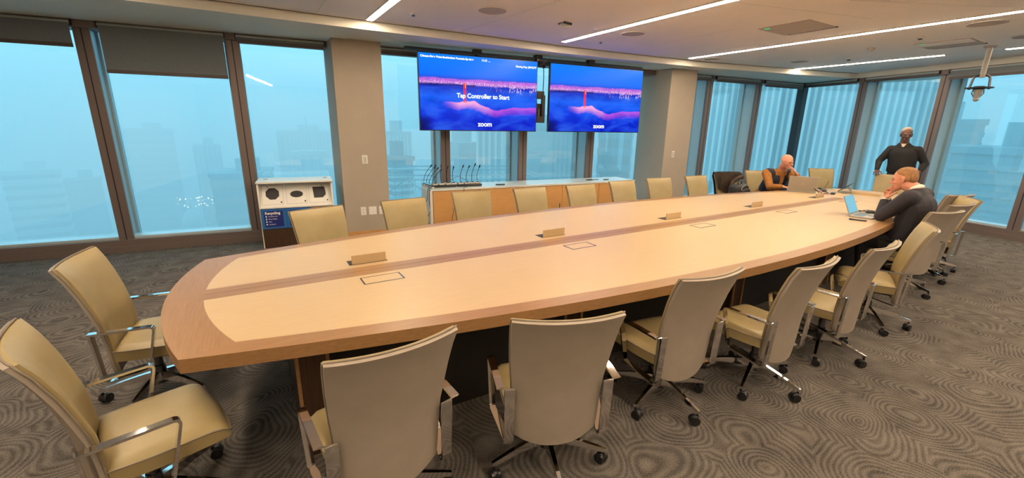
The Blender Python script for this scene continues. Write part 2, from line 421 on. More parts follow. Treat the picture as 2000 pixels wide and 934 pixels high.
def ceil_disc(name, x, y, r, m, label, cat, grp=None, dome=0, lens=None):
    t = empty(name, (x, y, ZC), 0, label, cat, grp)
    b = MB(); b.cyl((0, 0, -.006), (0, 0, .01), r, n=36); b.build('grille' if not dome else 'body', m, t, smooth=35)
    if dome:
        b = MB(); b.sph((0, 0, -.012), (r * .8, r * .8, dome), u=24, v=12); b.build('dome', m, t, smooth=60)
    else:
        b = MB(); b.tube([(math.cos(a) * (r + .004), math.sin(a) * (r + .004), -.006) for a in [2 * PI * k / 40 for k in range(40)]], .005, n=6, close=True); b.build('rim', 'ceil', t, smooth=60)
    if lens:
        b = MB(); b.cyl((0, 0, -.02 - dome), (0, 0, -.004), r * .5, n=20); b.build('lens', lens, t, smooth=40)
    return t
G = 'round flush ceiling speakers'
ceil_disc('ceiling_speaker', 2.41, 4.41, .15, 'spk', 'round ceiling speaker above the left screen, nearest the camera', 'speaker', G)
ceil_disc('ceiling_speaker', 4.48, 4.38, .15, 'spk', 'round ceiling speaker between the second and third light strips', 'speaker', G)
ceil_disc('ceiling_speaker', 7.11, 5.04, .13, 'spk', 'round ceiling speaker beside the end of the longest light strip', 'speaker', G)
ceil_disc('ceiling_speaker', 8.57, 4.32, .14, 'spk', 'round ceiling speaker between the longest strip and the corner strip', 'speaker', G)
ceil_disc('ceiling_speaker', 7.20, 1.72, .17, 'spk', 'round ceiling speaker at the upper right, just below the longest strip', 'speaker', G)
ceil_disc('ceiling_speaker', 8.50, 1.60, .17, 'spk', 'round ceiling speaker cut by the right edge of the photo', 'speaker', G)
G = 'small recessed blue sensors'
ceil_disc('ceiling_sensor', 1.76, 5.05, .035, 'white', 'tiny blue sensor beside the first light strip', 'sensor', G, dome=.006, lens='bluelens')
ceil_disc('ceiling_sensor', 4.51, 5.02, .035, 'white', 'tiny blue sensor beside the end of the second light strip', 'sensor', G, dome=.006, lens='bluelens')
G = 'dark recessed ceiling heads'
ceil_disc('sprinkler_head', 7.53, 2.38, .045, 'white', 'dark sprinkler head above the standing man, nearer the longest strip', 'sprinkler', G, dome=.02, lens='black')
ceil_disc('sprinkler_head', 8.80, 3.66, .05, 'white', 'dark sprinkler head next to the glass corner light strip', 'sprinkler', G, dome=.02, lens='black')
ceil_disc('smoke_detector', 8.02, 3.07, .055, 'offwhite', 'pale round smoke detector between the ceiling panels', 'detector', dome=.03)
# domed motion sensor with a dark slot
t = empty('motion_sensor', (3.42, 4.45, ZC), 0, 'white box shaped ceiling sensor with a dark slot between the first two strips', 'sensor')
b = MB(); b.cyl((0, 0, -.035), (0, 0, 0), .062, .07, n=24); b.sph((0, 0, -.035), (.062, .062, .02)); b.build('dome', 'white', t, smooth=50)
b = MB(); b.cyl((0, 0, -.004), (0, 0, .002), .085, n=24); b.box((-.02, -.075, -.012), (.14, .02, .022), rot=(0, 0, .3)); b.build('slot', 'black', t)
# flush ceiling access panels with green tags
for (x, y, lb, half) in ((5.78, 3.02, 'grey access panel with green tag between second and longest light strips', 0), (8.42, 2.34, 'grey access panel with green tag between longest and corner light strips', 1)):
    t = empty('ceiling_panel', (x, y, ZC), 0, lb, 'ceiling panel', 'grey ceiling panels with green tags')
    b = MB(); b.box((.0, 0, -.004), (.60, .58, .012), bev=.003); b.build('panel', 'spk', t)
    b = MB(); b.box((.306, -.03, -.004), (.012, .56, .016)); b.build('slot', 'black', t)
    if half: b = MB(); b.box((-.15, 0, -.011), (.28, .55, .004)); b.build('cover', 'ceil', t)
    b = MB(); b.cyl((-.26, .2, -.014), (-.26, .2, -.006), .032, n=20); b.build('tag', 'green', t)
# hanging device with ring and disc
t = empty('hanging_ceiling_device', (9.07, 2.07, ZC), .3, 'device hanging from a pale pole, with a ring and black disc', 'ceiling device')
b = MB(); b.cyl((0, 0, -.42), (0, 0, 0), .03, n=16); b.cyl((0, 0, -.02), (0, 0, 0), .07, n=24); b.build('pole', 'offwhite', t, smooth=40)
b = MB()
ring = [(0, math.sin(a) * .075, -.42 + math.cos(a) * .0) for a in (0, 1)]
arc = [(0, -.085 * math.cos(a), -.44 + .06 * math.sin(a)) for a in [PI * k / 12 for k in range(13)]]
b.tube([(0, -.10, -.58)] + arc + [(0, .10, -.58)], .014, n=8); b.build('yoke', 'chromedark', t, smooth=50)
b = MB(); b.cyl((0, 0, -.565), (0, 0, -.55), .15, n=36); b.cyl((0, 0, -.58), (0, 0, -.535), .06, n=24); b.build('disc', 'black', t, smooth=35)
b = MB(); b.cyl((0, 0, -.70), (0, 0, -.57), .03, .055, n=20); b.sph((0, 0, -.71), (.034, .034, .034)); b.build('head', 'silver', t, smooth=50)
b = MB(); b.tube([(0, .05, -.56), (0, .06, -.63), (0, .02, -.70)], .007); b.tube([(0, -.05, -.56), (0, -.06, -.63), (0, -.02, -.70)], .007); b.build('bracket', 'chromedark', t, smooth=50)

# ------------------------------------------------------------------ conference table
CX, CY, TZ = 3.5, 2.705, .74
def hw(x): return 1.205 - .0314 * (x - CX) ** 2
XL, XR, XE = -.33, 7.08, 8.30
def sidepts(x0, x1, sgn, ins=0, n=40): return [(x0 + (x1 - x0) * i / n, CY + sgn * (hw(x0 + (x1 - x0) * i / n) - ins)) for i in range(n + 1)]
def leftarc(ins, hwid, n=16, bow=.13, x=XL):       # bowed left end, from far side to near side
    return [(x + ins - bow * (1 - (k / n * 2 - 1) ** 2), CY + hwid * (1 - 2 * k / n)) for k in range(n + 1)]
tbl = empty('conference_table', (CX, CY, 0), 0, 'long boat shaped conference table with pale oak top and walnut border', 'table')
def tpart(b, nm, m, smooth=None):
    bmesh.ops.transform(b.bm, matrix=Matrix.Translation((-CX, -CY, 0)), verts=b.bm.verts); return b.build(nm, m, tbl, smooth=smooth)
near = sidepts(XL, XE - .35, -1); farp = sidepts(XE - .35, XL, 1)
hE = hw(XE - .35)
endR = [(XE - .1, CY - hE + .09), (XE + .02, CY - hE + .25), (XE + .10, CY - .2), (XE + .12, CY), (XE + .10, CY + .2), (XE + .05, CY + hE - .22), (XE - .06, CY + hE - .07)]
outline = near + endR + farp + leftarc(0, hw(XL))[1:-1]
# bevelled walnut edge slab
b = MB(); vs = b.prism(outline, TZ - .062, TZ - .004)
tpart(b, 'edge_band', 'walnut')
# under chamfer slab, slightly inset
BW = .105
def band(sgn):
    o = sidepts(XL, XR + .05, sgn); i = sidepts(XL + .19, XR + .05, sgn, BW)
    b = MB(); po = o + i[::-1]
    if sgn > 0: po = po[::-1]
    b.prism(po, TZ - .01, TZ); return b
tpart(band(-1), 'long_border', 'walnut'); tpart(band(1), 'long_border', 'walnut')
o = leftarc(0, hw(XL)); i_ = leftarc(.19, hw(XL + .19) - BW, bow=.15)
b = MB(); b.prism(o + i_[::-1], TZ - .01, TZ + .0002); tpart(b, 'end_border', 'walnutx')
il = leftarc(.19, hw(XL + .19) - BW, bow=.15)
SB = .085                                           # half width of the centre band
def halfpanel(sgn):
    pts = [(p[0], p[1]) for p in il if sgn * (p[1] - CY) > SB + .01]
    arcx = XL + .19 - .15 * (1 - (SB / (hw(XL + .19) - BW)) ** 2)
    if sgn > 0: pl = pts + [(arcx, CY + SB)] + [(XR, CY + SB)] + sidepts(XR, XL + .19, 1, BW)[:-1]
    else: pl = [(arcx, CY - SB)] + pts + sidepts(XL + .19, XR, -1, BW)[1:] + [(XR, CY - SB)]
    b = MB(); b.prism(pl, TZ - .01, TZ); return b
for sgn in (1, -1): tpart(halfpanel(sgn), 'top_panel', 'oak')
ax = XL + .19 - .15
for sgn in (1, -1):
    b = MB(); y0, y1 = sorted((CY + sgn * .002, CY + sgn * SB)); b.box(((ax - .13 + XR) / 2, (y0 + y1) / 2, TZ - .005), (XR - ax + .13, y1 - y0, .0104)); tpart(b, 'centre_band', 'walnut')
b = MB()                                            # right end section, plain pale top; glare on its border put into the colour
pl = [(XR + .006, CY + SB)] + [(XR + .006, CY - hw(XR) + .003)] + sidepts(XR + .01, XE - .35, -1, .003, 8) + [(x - .003, y) for x, y in endR] + sidepts(XE - .35, XR + .01, 1, .003, 8)
b.prism(pl, TZ - .01, TZ); tpart(b, 'end_panel', 'oak')
b = MB(); b.box((XR + .002, CY, TZ - .006), (.008, 1.7, .0105)); tpart(b, 'seam', 'darkpanel')
for px_, YH in ((.15, .62), (1.72, .69), (3.6, .70), (5.3, .69), (7.1, .62)):            # slab legs with pale corner strips
    b = MB(); b.box((px_, CY, .34), (.15, 2 * YH, .68), bev=.003); lg = tpart(b, 'slab_leg', 'darkwood')
    b = MB()
    for sx_ in (-1, 1):
        b.box((px_ + sx_ * .068, CY - YH - .004, .34), (.016, .012, .68))
    bmesh.ops.transform(b.bm, matrix=Matrix.Translation((-CX, -CY, 0)), verts=b.bm.verts)
    b.build('corner_strip', 'walnut', lg)
b = MB(); b.prism([(.10, CY - .50), (.9, CY - .60), (3.6, CY - .66), (6.2, CY - .60), (7.2, CY - .5), (7.2, CY + .5), (6.2, CY + .6), (3.6, CY + .66), (.9, CY + .6), (.10, CY + .5)], 0, .64); tpart(b, 'under_table_shade', 'darkpanel')  # solid near-black block added to stand for the shade under the table
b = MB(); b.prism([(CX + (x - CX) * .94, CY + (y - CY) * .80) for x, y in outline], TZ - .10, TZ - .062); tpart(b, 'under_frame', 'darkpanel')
# power boxes: near row closed, far row open with raised flap
for i, x in enumerate((.615, 2.17, 3.72, 5.265, 6.83)):
    nm = ['nearest the left end of the table', 'second from the left end', 'in the middle of the row', 'fourth from the left end', 'furthest right, by the laptops'][i]
    b = MB(); y0 = 2.51
    for (cx_, cy_, dx, dy) in ((0, .06, .24, .006), (0, -.06, .24, .009), (-.117, 0, .009, .12), (.117, 0, .009, .12)): b.box((x + cx_, y0 + cy_, TZ - .001), (dx, dy, .004))
    t = tpart(b, 'closed_power_hatch', 'chromedark')
    b = MB(); b.box((x, 2.905, TZ - .001), (.25, .105, .0045)); w = tpart(b, 'power_well', 'darkpanel')
    b = MB(); b.box((x + .005, 2.862, TZ + .030), (.225, .010, .066), bev=.002)
    bmesh.ops.transform(b.bm, matrix=Matrix.Translation((-CX, -CY, 0)), verts=b.bm.verts)
    b.build('raised_flap', 'lining' if 0 else 'cream2' if 'cream2' in MT else 'oakflap' if 'oakflap' in MT else 'oak', w)
b = MB(); b.box((7.80, 2.68, TZ + .018), (.05, .36, .036), bev=.002, rot=(0, 0, .1)); bx = tpart(b, 'raised_flap', 'oak')

# ------------------------------------------------------------------ office chair
BKP = [(.235, .176, -.200), (.27, .194, -.200), (.33, .200, -.203), (.45, .206, -.208), (.553, .212, -.218), (.65, .222, -.240), (.75, .229, -.268), (.85, .235, -.305), (.912, .238, -.338)]
def bk(z):
    for i in range(len(BKP) - 1):
        a, c = BKP[i], BKP[i + 1]
        if z <= c[0]:
            t = (z - a[0]) / (c[0] - a[0]); return a[1] + (c[1] - a[1]) * t, a[2] + (c[2] - a[2]) * t
    return BKP[-1][1:]
def back_sheet(f0, f1, ins, m_round=.0):
    """padded sheet between depth f0 and f1 ahead of the back curve"""
    b = MB(); NU, NV = 14, 18; F = []; K = []
    for j in range(NV + 1):
        v = j / NV; rf = []; rk = []
        for i in range(NU + 1):
            u = -1 + 2 * i / NU
            zb = .228 + .035 * u ** 4 + .012 * u * u; zt = .912 - .006 * (1 - u * u) - ins
            z = zb + ins + (zt - zb - ins) * v
            h, y = bk(z); h -= ins
            x = u * h; y = y + .042 * u * u
            edge = max(abs(u) ** 6, abs(2 * v - 1) ** 12)
            n = (f1 - f0) * (1 - (.55 if f0 >= 0 else 0) * edge)
            rf.append(b.bm.verts.new((x, y + f0 + n, z + .3 * (f0 + n) * (1 if z > .5 else 0)))); rk.append(b.bm.verts.new((x, y + f0, z + .3 * f0 * (1 if z > .5 else 0))))
        F.append(rf); K.append(rk)
    for G_, rv in ((F, 0), (K, 1)):
        for j in range(NV):
            for i in range(NU):
                q = (G_[j][i], G_[j][i + 1], G_[j + 1][i + 1], G_[j + 1][i]); b.bm.faces.new(q if rv else q[::-1])
    for i in range(NU):
        b.bm.faces.new((F[0][i], F[0][i + 1], K[0][i + 1], K[0][i])); b.bm.faces.new((F[-1][i + 1], F[-1][i], K[-1][i], K[-1][i + 1]))
    for j in range(NV):
        b.bm.faces.new((F[j + 1][0], F[j][0], K[j][0], K[j + 1][0])); b.bm.faces.new((F[j][-1], F[j + 1][-1], K[j + 1][-1], K[j][-1]))
    return b
def arc_pts(c, r, a0, a1, n): return [(c[0] + r * math.cos(a0 + (a1 - a0) * k / n), c[1] + r * math.sin(a0 + (a1 - a0) * k / n)) for k in range(n + 1)]
def arm_bm(sd):
    # loop in the y-z plane, counted from the rear top corner clockwise; corners rounded
    cor = [(-.222, .553, .012), (.068, .553, .022), (.012, .305, .02), (-.205, .238, .035)]
    path = []
    n = len(cor)
    for i in range(n):
        p = Vector(cor[i][:2]); a = Vector(cor[i - 1][:2]); c = Vector(cor[(i + 1) % n][:2]); r = cor[i][2]
        da = (a - p).normalized(); dc = (c - p).normalized(); ang = da.angle(dc); tl = r / math.tan(ang / 2)
        q0 = p + da * tl; q1 = p + dc * tl
        for k in range(6):
            t = k / 5; path.append((q0 * (1 - t) ** 2 + p * 2 * t * (1 - t) + q1 * t * t, i))
    pts = []
    N = len(path)
    for k in range(N):
        p, i = path[k]; tn_ = (path[(k + 1) % N][0] - path[k - 1][0]).normalized(); nx = Vector((-tn_.y, tn_.x))
        # lateral position and width
        z = p.y; y = p.x
        if i == 0:
            top = k >= 3; xc, w = ((.268, .034) if top else (.226, .046))
        elif i == 1: xc, w = .274, .030
        elif i == 2: xc, w = .270, .030
        else: xc, w = .226, .044
        pts.append((sd * xc, w, y, z, nx.x, nx.y, .011))
    b = MB(); b.strip(pts); return b
def make_chair():
    t = empty('office_chair')
    back_sheet(.0, .034, .004).build('backrest', 'leather', t, smooth=60)
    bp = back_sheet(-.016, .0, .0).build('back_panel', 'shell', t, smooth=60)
    b = MB(); path = []
    for k in range(33):
        u = -1 + 2 * k / 32; h, y = bk(.912 - .006 * (1 - u * u)); path.append((u * .238, y + .042 * u * u + .002, .914 - .006 * (1 - u * u)))
    for k in range(1, 20):
        z = .912 - (.912 - .29) * k / 20; h, y = bk(z); path.append((h + .001, y + .042 + .002, z))
    for k in range(0, 17):
        u = 1 - 2 * k / 16; zb = .228 + .035 * u ** 4 + .012 * u * u; h, y = bk(zb); path.append((u * h, y + .042 * u * u + .002, zb - .001))
    for k in range(1, 20):
        z = .29 + (.912 - .29) * k / 20; h, y = bk(z); path.append((-h - .001, y + .042 + .002, z))
    b.tube(path, .0045, n=6, close=True); b.build('piping', 'piping', bp, smooth=60)
    # seat cushion, crowned and rounded
    b = MB(); NU, NV = 16, 16; T = []; B = []
    for j in range(NV + 1):
        v = -1 + 2 * j / NV; rt = []; rb = []
        for i in range(NU + 1):
            u = -1 + 2 * i / NU
            wx = .232 - .02 * max(0, -v) ** 2 - .012 * max(0, v) ** 6
            y = .036 + v * .192 + (.012 * (1 - u * u) if v > 0 else 0) * v
            e = max(abs(u), abs(v)) ; rd = max(0, (e - .84) / .16) ** 2
            zt = .428 + .008 * (1 - u * u) - .02 * rd - .030 * max(0, (v - .6) / .4) ** 2 - .004 * math.exp(-((v - .05) / .04) ** 2)
            rt.append(b.bm.verts.new((u * wx, y, zt))); rb.append(b.bm.verts.new((u * (wx - .006), y * .985, .345 + .0 * rd)))
        T.append(rt); B.append(rb)
    for j in range(NV):
        for i in range(NU):
            b.bm.faces.new((T[j][i], T[j][i + 1], T[j + 1][i + 1], T[j + 1][i])); b.bm.faces.new((B[j + 1][i], B[j + 1][i + 1], B[j][i + 1], B[j][i]))
    for i in range(NU):
        b.bm.faces.new((B[0][i], B[0][i + 1], T[0][i + 1], T[0][i])); b.bm.faces.new((T[-1][i], T[-1][i + 1], B[-1][i + 1], B[-1][i]))
    for j in range(NV):
        b.bm.faces.new((T[j][0], T[j + 1][0], B[j + 1][0], B[j][0])); b.bm.faces.new((B[j][-1], B[j + 1][-1], T[j + 1][-1], T[j][-1]))
    st = b.build('seat', 'leather', t, smooth=50)
    b = MB(); ring = []
    for k in range(64):
        a = 2 * PI * k / 64; c, s_ = math.cos(a), math.sin(a)
        m_ = max(abs(c), abs(s_)); u, v = c / m_, s_ / m_
        u = math.copysign(abs(u) ** 1.0, u)
        wx = .232 - .02 * max(0, -v) ** 2 - .012 * max(0, v) ** 6
        z = .428 - .02 - .030 * max(0, (v - .6) / .4) ** 2
        ring.append((u * (wx + .001), .036 + v * .193 + (.012 * (1 - u * u) if v > 0 else 0) * v, z))
    b.tube(ring, .0035, n=6, close=True); b.build('piping', 'piping', st, smooth=60)
    b = MB(); b.box((0, 0, .325), (.26, .28, .04), bev=.008); b.box((.10, .05, .305), (.05, .08, .02)); b.build('seat_mechanism', 'rubber', t)
    for sd in (-1, 1):
        am = arm_bm(sd).build('armrest', 'chrome', t, smooth=30)
    b = MB(); b.cyl((0, -.03, .12), (0, -.03, .31), .022, n=18); b.cyl((0, -.03, .075), (0, -.03, .19), .034, .028, n=18); b.build('gas_lift', 'chromedark', t, smooth=40)
    for k in range(5):
        a = -PI / 2 + 2 * PI * k / 5 + .0
        d = Vector((math.cos(a), math.sin(a), 0)); n_ = Vector((-d.y, d.x, 0)); O = Vector((0, -.03, 0))
        b = MB(); rings = []
        for (r_, z, w, h) in ((.02, .125, .040, .055), (.08, .122, .034, .045), (.18, .108, .028, .030), (.27, .088, .024, .022), (.305, .080, .022, .018)):
            c = O + d * r_ + Vector((0, 0, z))
            rings.append([b.bm.verts.new(c + n_ * sx_ * w / 2 + Vector((0, 0, sz_ * h / 2))) for sx_, sz_ in ((-1, -1), (1, -1), (.7, 1), (-.7, 1))])
        for i in range(4):
            for q in range(4): b.bm.faces.new((rings[i][q], rings[i][(q + 1) % 4], rings[i + 1][(q + 1) % 4], rings[i + 1][q]))
        b.bm.faces.new(rings[0][::-1]); b.bm.faces.new(rings[-1])
        lg = b.build('leg', 'chrome', t, smooth=30)
        ca = a + (1.1, -.7, .4, 2.2, -1.6)[k]; cd = Vector((math.cos(ca), math.sin(ca), 0)); cn = Vector((-cd.y, cd.x, 0))
        P = O + d * .295; w_ = P - cd * .016
        b = MB(); b.cyl(P + Vector((0, 0, .05)), P + Vector((0, 0, .08)), .008, n=8)
        for sg in (-1, 1):
            cc = w_ + cn * sg * .014 + Vector((0, 0, .027)); b.cyl(cc - cn * .009, cc + cn * .009, .027, n=18)
        cc = w_ + Vector((0, 0, .030)); b.sph(cc, (.026, .026, .030), u=12, v=8)
        b.build('caster', 'rubber', lg, smooth=40)
    return t
proto = make_chair()
CH = [
 (.34, 1.65, 4, 'office chair seen from behind, lowest on the near side, cut by the bottom edge', 0),
 (1.14, 1.51, -21, 'tan office chair seen from behind near the bottom centre, turned a little clockwise', 0),
 (2.06, 1.57, -4.5, 'office chair tucked at the near side, third from the left corner, both rear casters showing', 0),
 (2.77, 1.39, 1, 'office chair on the near side, fourth from the left corner, seat side on show', 0),
 (3.62, 1.36, 2, 'office chair on the near side, fifth from the left corner', 0),
 (4.57, 1.40, 24, 'near side office chair turned to show its lit tan backrest front, beside the blazer man', 0),
 (5.86, 1.585, -14.5, 'office chair holding the man in the dark blazer', 0),
 (6.58, 1.66, -11, 'dark backed office chair partly hidden behind the chair of the blazer man', 0),
 (7.05, 1.70, 34, 'rightmost office chair, turned so its tan backrest front faces the camera', 0),
 (7.62, 1.90, -16, 'office chair at the far right table corner, its dark back seen above the blazer man', 0),
 (-.48, 2.10, -74, 'big foreground office chair at the bottom left, cut by the left edge', 0),
 (-.59, 3.14, -96, 'office chair at the left end of the table, turned side on, below the first window', 0),
 (.55, 3.83, 196, 'office chair on the far side directly in front of the recycling station', 0),
 (1.33, 3.96, 186, 'office chair on the far side in front of the left plaster column', 0),
 (2.14, 4.15, 177, 'office chair on the far side in front of the left end of the sideboard', 0),
 (2.94, 4.11, 181, 'office chair on the far side, third from the left plaster column', 0),
 (3.71, 4.07, 179, 'office chair on the far side below the gap between the screens', 0),
 (4.54, 4.15, 178, 'office chair on the far side below the right screen', 0),
 (5.31, 4.17, 173, 'office chair on the far side in front of the right plaster column', 0),
 (6.17, 4.14, 175, 'office chair on the far side between the right plaster column and the jacket', 0),
 (6.92, 4.14, 160, 'office chair with a dark brown jacket hung over its back', 0),
 (8.02, 4.28, 150, 'office chair holding the man in the navy vest', 0),
 (9.75, 4.00, 142, 'empty office chair by the glass corner, behind the open silver laptop lid', 0),
 (9.54, 2.98, 100, 'office chair under the hand of the standing man', 0),
]
for i, (x, y, dg, lb, _) in enumerate(CH):
    c = proto if i == 0 else copy_tree(proto)
    c.location = (x, y, 0); c.rotation_euler = (0, 0, math.radians(dg))
    tag(c, lb, 'chair', 'office chairs around the table')
    if i == 12:                                     # this base is swivelled on its column
        for q in c.children:
            if q.name.startswith('leg'):
                q.matrix_local = Matrix.Translation((0, -.03, 0)) @ Matrix.Rotation(math.radians(20), 4, 'Z') @ Matrix.Translation((0, .03, 0)) @ q.matrix_local

# ------------------------------------------------------------------ the two screens
class NX:
    """tiny helper for math node graphs"""
    def __init__(s, t): s.t = t
    def m(s, op, a, b=None, c=None, clamp=False):
        n = s.t.nodes.new('ShaderNodeMath'); n.operation = op; n.use_clamp = clamp
        for i, v in enumerate((a, b, c)):
            if v is None: continue
            if isinstance(v, (int, float)): n.inputs[i].default_value = v
            else: s.t.links.new(v, n.inputs[i])
        return n.outputs[0]
    def band(s, v, c, w):                         # smooth bump of half width w about c
        d = s.m('DIVIDE', s.m('SUBTRACT', v, c), w)
        return s.m('SUBTRACT', 1, s.m('MULTIPLY', d, d), clamp=True)
    def mix(s, f, a, b):
        n = s.t.nodes.new('ShaderNodeMix'); n.data_type = 'RGBA'
        for k, v in ((0, f), (6, a), (7, b)):
            if isinstance(v, tuple): n.inputs[k].default_value = (*v, 1)
            elif isinstance(v, (int, float)): n.inputs[k].default_value = v
            else: s.t.links.new(v, n.inputs[k])
        return n.outputs[2]
    def noise(s, vec, scale, detail=4, dist=0.):
        n = s.t.nodes.new('ShaderNodeTexNoise'); n.inputs['Scale'].default_value = scale; n.inputs['Detail'].default_value = detail; n.inputs['Distortion'].default_value = dist
        s.t.links.new(vec, n.inputs['Vector']); return n.outputs[0]
def screen_material():
    m = bpy.data.materials.new('wallpaper_screen'); m.use_nodes = True; t = m.node_tree; t.nodes.clear(); X = NX(t)
    c = t.nodes.new('ShaderNodeTexCoord'); sp = t.nodes.new('ShaderNodeSeparateXYZ'); t.links.new(c.outputs['Object'], sp.inputs[0])
    u, v = sp.outputs[0], sp.outputs[2]            # u -.94...94, v -.53....53
    mp = t.nodes.new('ShaderNodeMapping'); mp.inputs['Scale'].default_value = (1, 1, 2.4); t.links.new(c.outputs['Object'], mp.inputs[0])
    V = mp.outputs[0]
    def ramp(val, stops):
        r = t.nodes.new('ShaderNodeValToRGB'); e = r.color_ramp.elements
        e[0].position, e[0].color = stops[0][0], (*stops[0][1], 1); e[1].position, e[1].color = stops[-1][0], (*stops[-1][1], 1)
        for p, cc in stops[1:-1]: q = e.new(p); q.color = (*cc, 1)
        t.links.new(val, r.inputs[0]); return r.outputs[0]
    vv = X.m('ADD', X.m('DIVIDE', v, 1.06), .5)
    base = ramp(vv, [(0, (.0, .008, .52)), (.25, (.0, .03, .70)), (.45, (.0, .10, .86)), (.56, (.0, .03, .55)), (.63, (.02, .03, .5)), (.69, (.01, .07, .66)), (.74, (.0, .15, .95)), (1, (.0, .20, .92))])
    n1 = X.noise(V, 2.6, 5, .4)
    cl = X.m('MULTIPLY', X.m('SUBTRACT', n1, .42, clamp=True), 2.2, clamp=True)
    low = X.m('LESS_THAN', vv, .57)
    base = X.mix(X.m('MULTIPLY', X.m('MULTIPLY', cl, low), .75), base, (.035, .19, .95))
    dk = X.m('MULTIPLY', X.m('MULTIPLY', X.m('SUBTRACT', .45, n1, clamp=True), 4, clamp=True), low)
    base = X.mix(X.m('MULTIPLY', dk, .6), base, (.0, .004, .20))
    # far shore lights
    n2 = X.noise(c.outputs['Object'], 95, 3)
    spk = X.m('MULTIPLY', X.m('SUBTRACT', n2, .47, clamp=True), 7, clamp=True)
    wob = X.m('MULTIPLY', X.noise(V, 3, 3), .05)
    b1 = X.band(X.m('ADD', vv, wob), .675, .042)
    b1 = X.m('POWER', b1, .6)
    base = X.mix(X.m('MULTIPLY', b1, X.m('ADD', X.m('MULTIPLY', spk, .8), .30)), base, (.95, .22, .72))
    base = X.mix(X.m('MULTIPLY', X.m('MULTIPLY', X.band(X.m('ADD', vv, wob), .655, .026), spk), 1.0), base, (.95, .65, .85))
    # dark hill in front of the lights
    hill = X.m('MULTIPLY', X.band(X.m('ADD', vv, X.m('MULTIPLY', n1, .06)), .635, .018), X.m('LESS_THAN', X.m('ADD', u, X.m('MULTIPLY', n1, .3)), .05))
    base = X.mix(X.m('MULTIPLY', hill, .85), base, (.0, .006, .16))
    # city towers at right
    right = X.m('MULTIPLY', X.m('SUBTRACT', u, .12, clamp=True), 3, clamp=True)
    vw = t.nodes.new('ShaderNodeTexVoronoi'); vw.inputs['Scale'].default_value = 42
    mq = t.nodes.new('ShaderNodeMapping'); mq.inputs['Scale'].default_value = (1, 1, .35); t.links.new(c.outputs['Object'], mq.inputs[0]); t.links.new(mq.outputs[0], vw.inputs['Vector'])
    tw = X.m('MULTIPLY', X.m('SUBTRACT', .42, vw.outputs['Distance'], clamp=True), 3, clamp=True)
    b2 = X.band(vv, .585, .07)
    base = X.mix(X.m('MULTIPLY', X.m('MULTIPLY', b2, right), tw), base, (.98, .72, .78))
    # glowing fog bank: crisp wavy top, fading downwards
    un = X.m('MULTIPLY', X.m('ADD', u, .12, clamp=True), 2.6, clamp=True)
    yt = X.m('ADD', X.m('ADD', X.m('SUBTRACT', .385, X.m('MULTIPLY', un, .11)), X.m('MULTIPLY', X.band(u, .75, .5), .065)), X.m('MULTIPLY', X.m('SUBTRACT', X.noise(V, 3.4, 4), .5), .11))
    dn_ = X.m('SUBTRACT', yt, vv)
    g_ = X.m('MULTIPLY', X.m('GREATER_THAN', dn_, 0), X.m('SUBTRACT', 1, X.m('DIVIDE', dn_, .105), clamp=True))
    soft = X.m('MULTIPLY', X.m('LESS_THAN', dn_, 0), X.m('ADD', 1, X.m('DIVIDE', dn_, .012), clamp=True))
    g_ = X.m('ADD', g_, soft, clamp=True)
    on = X.m('MULTIPLY', X.m('SUBTRACT', u, -.60, clamp=True), 4, clamp=True)
    base = X.mix(X.m('MULTIPLY', X.m('MULTIPLY', g_, on), X.m('ADD', X.m('MULTIPLY', cl, .3), .60)), base, (.75, .10, .66))
    hot = X.m('MULTIPLY', X.band(u, -.20, .40), X.m('MULTIPLY', g_, on))
    base = X.mix(X.m('MULTIPLY', hot, .85), base, (1., .48, .66))
    corner = X.m('MULTIPLY', X.band(u, -.95, .22), X.band(vv, .06, .16))
    base = X.mix(X.m('MULTIPLY', corner, .9), base, (.0, .002, .05))
    em = t.nodes.new('ShaderNodeEmission'); t.links.new(base, em.inputs[0]); em.inputs[1].default_value = .78
    g = t.nodes.new('ShaderNodeBsdfGlossy'); g.inputs['Roughness'].default_value = .25; g.inputs[0].default_value = (.012, .012, .012, 1)
    ad = t.nodes.new('ShaderNodeAddShader'); o = t.nodes.new('ShaderNodeOutputMaterial')
    t.links.new(em.outputs[0], ad.inputs[0]); t.links.new(g.outputs[0], ad.inputs[1]); t.links.new(ad.outputs[0], o.inputs[0])
    return m
MT['tv'] = screen_material(); MT['tvtext'] = emis('screen_text', (.85, .92, 1.), 1.0); MT['tvred'] = emis('bridge_red', (.75, .03, .03), 1.0); MT['tvredd'] = emis('bridge_red_light', (1., .25, .2), 1.0)
def text(body, size, m, parent, loc, rot=(PI / 2, 0, 0), align='CENTER', name='lettering', bold=0.0, extrude=.0008):
    cu = bpy.data.curves.new('txt', 'FONT'); cu.body = body; cu.size = size; cu.align_x = align; cu.align_y = 'CENTER'; cu.offset = bold; cu.extrude = extrude
    tmp = bpy.data.objects.new('txt', cu); COL.objects.link(tmp)
    me = bpy.data.meshes.new_from_object(tmp.evaluated_get(bpy.context.evaluated_depsgraph_get()))
    bpy.data.objects.remove(tmp, do_unlink=True); me.materials.clear(); me.materials.append(MT[m])
    o = bpy.data.objects.new(name, me); COL.objects.link(o); o.parent = parent; o.location = loc; o.rotation_euler = rot; return o
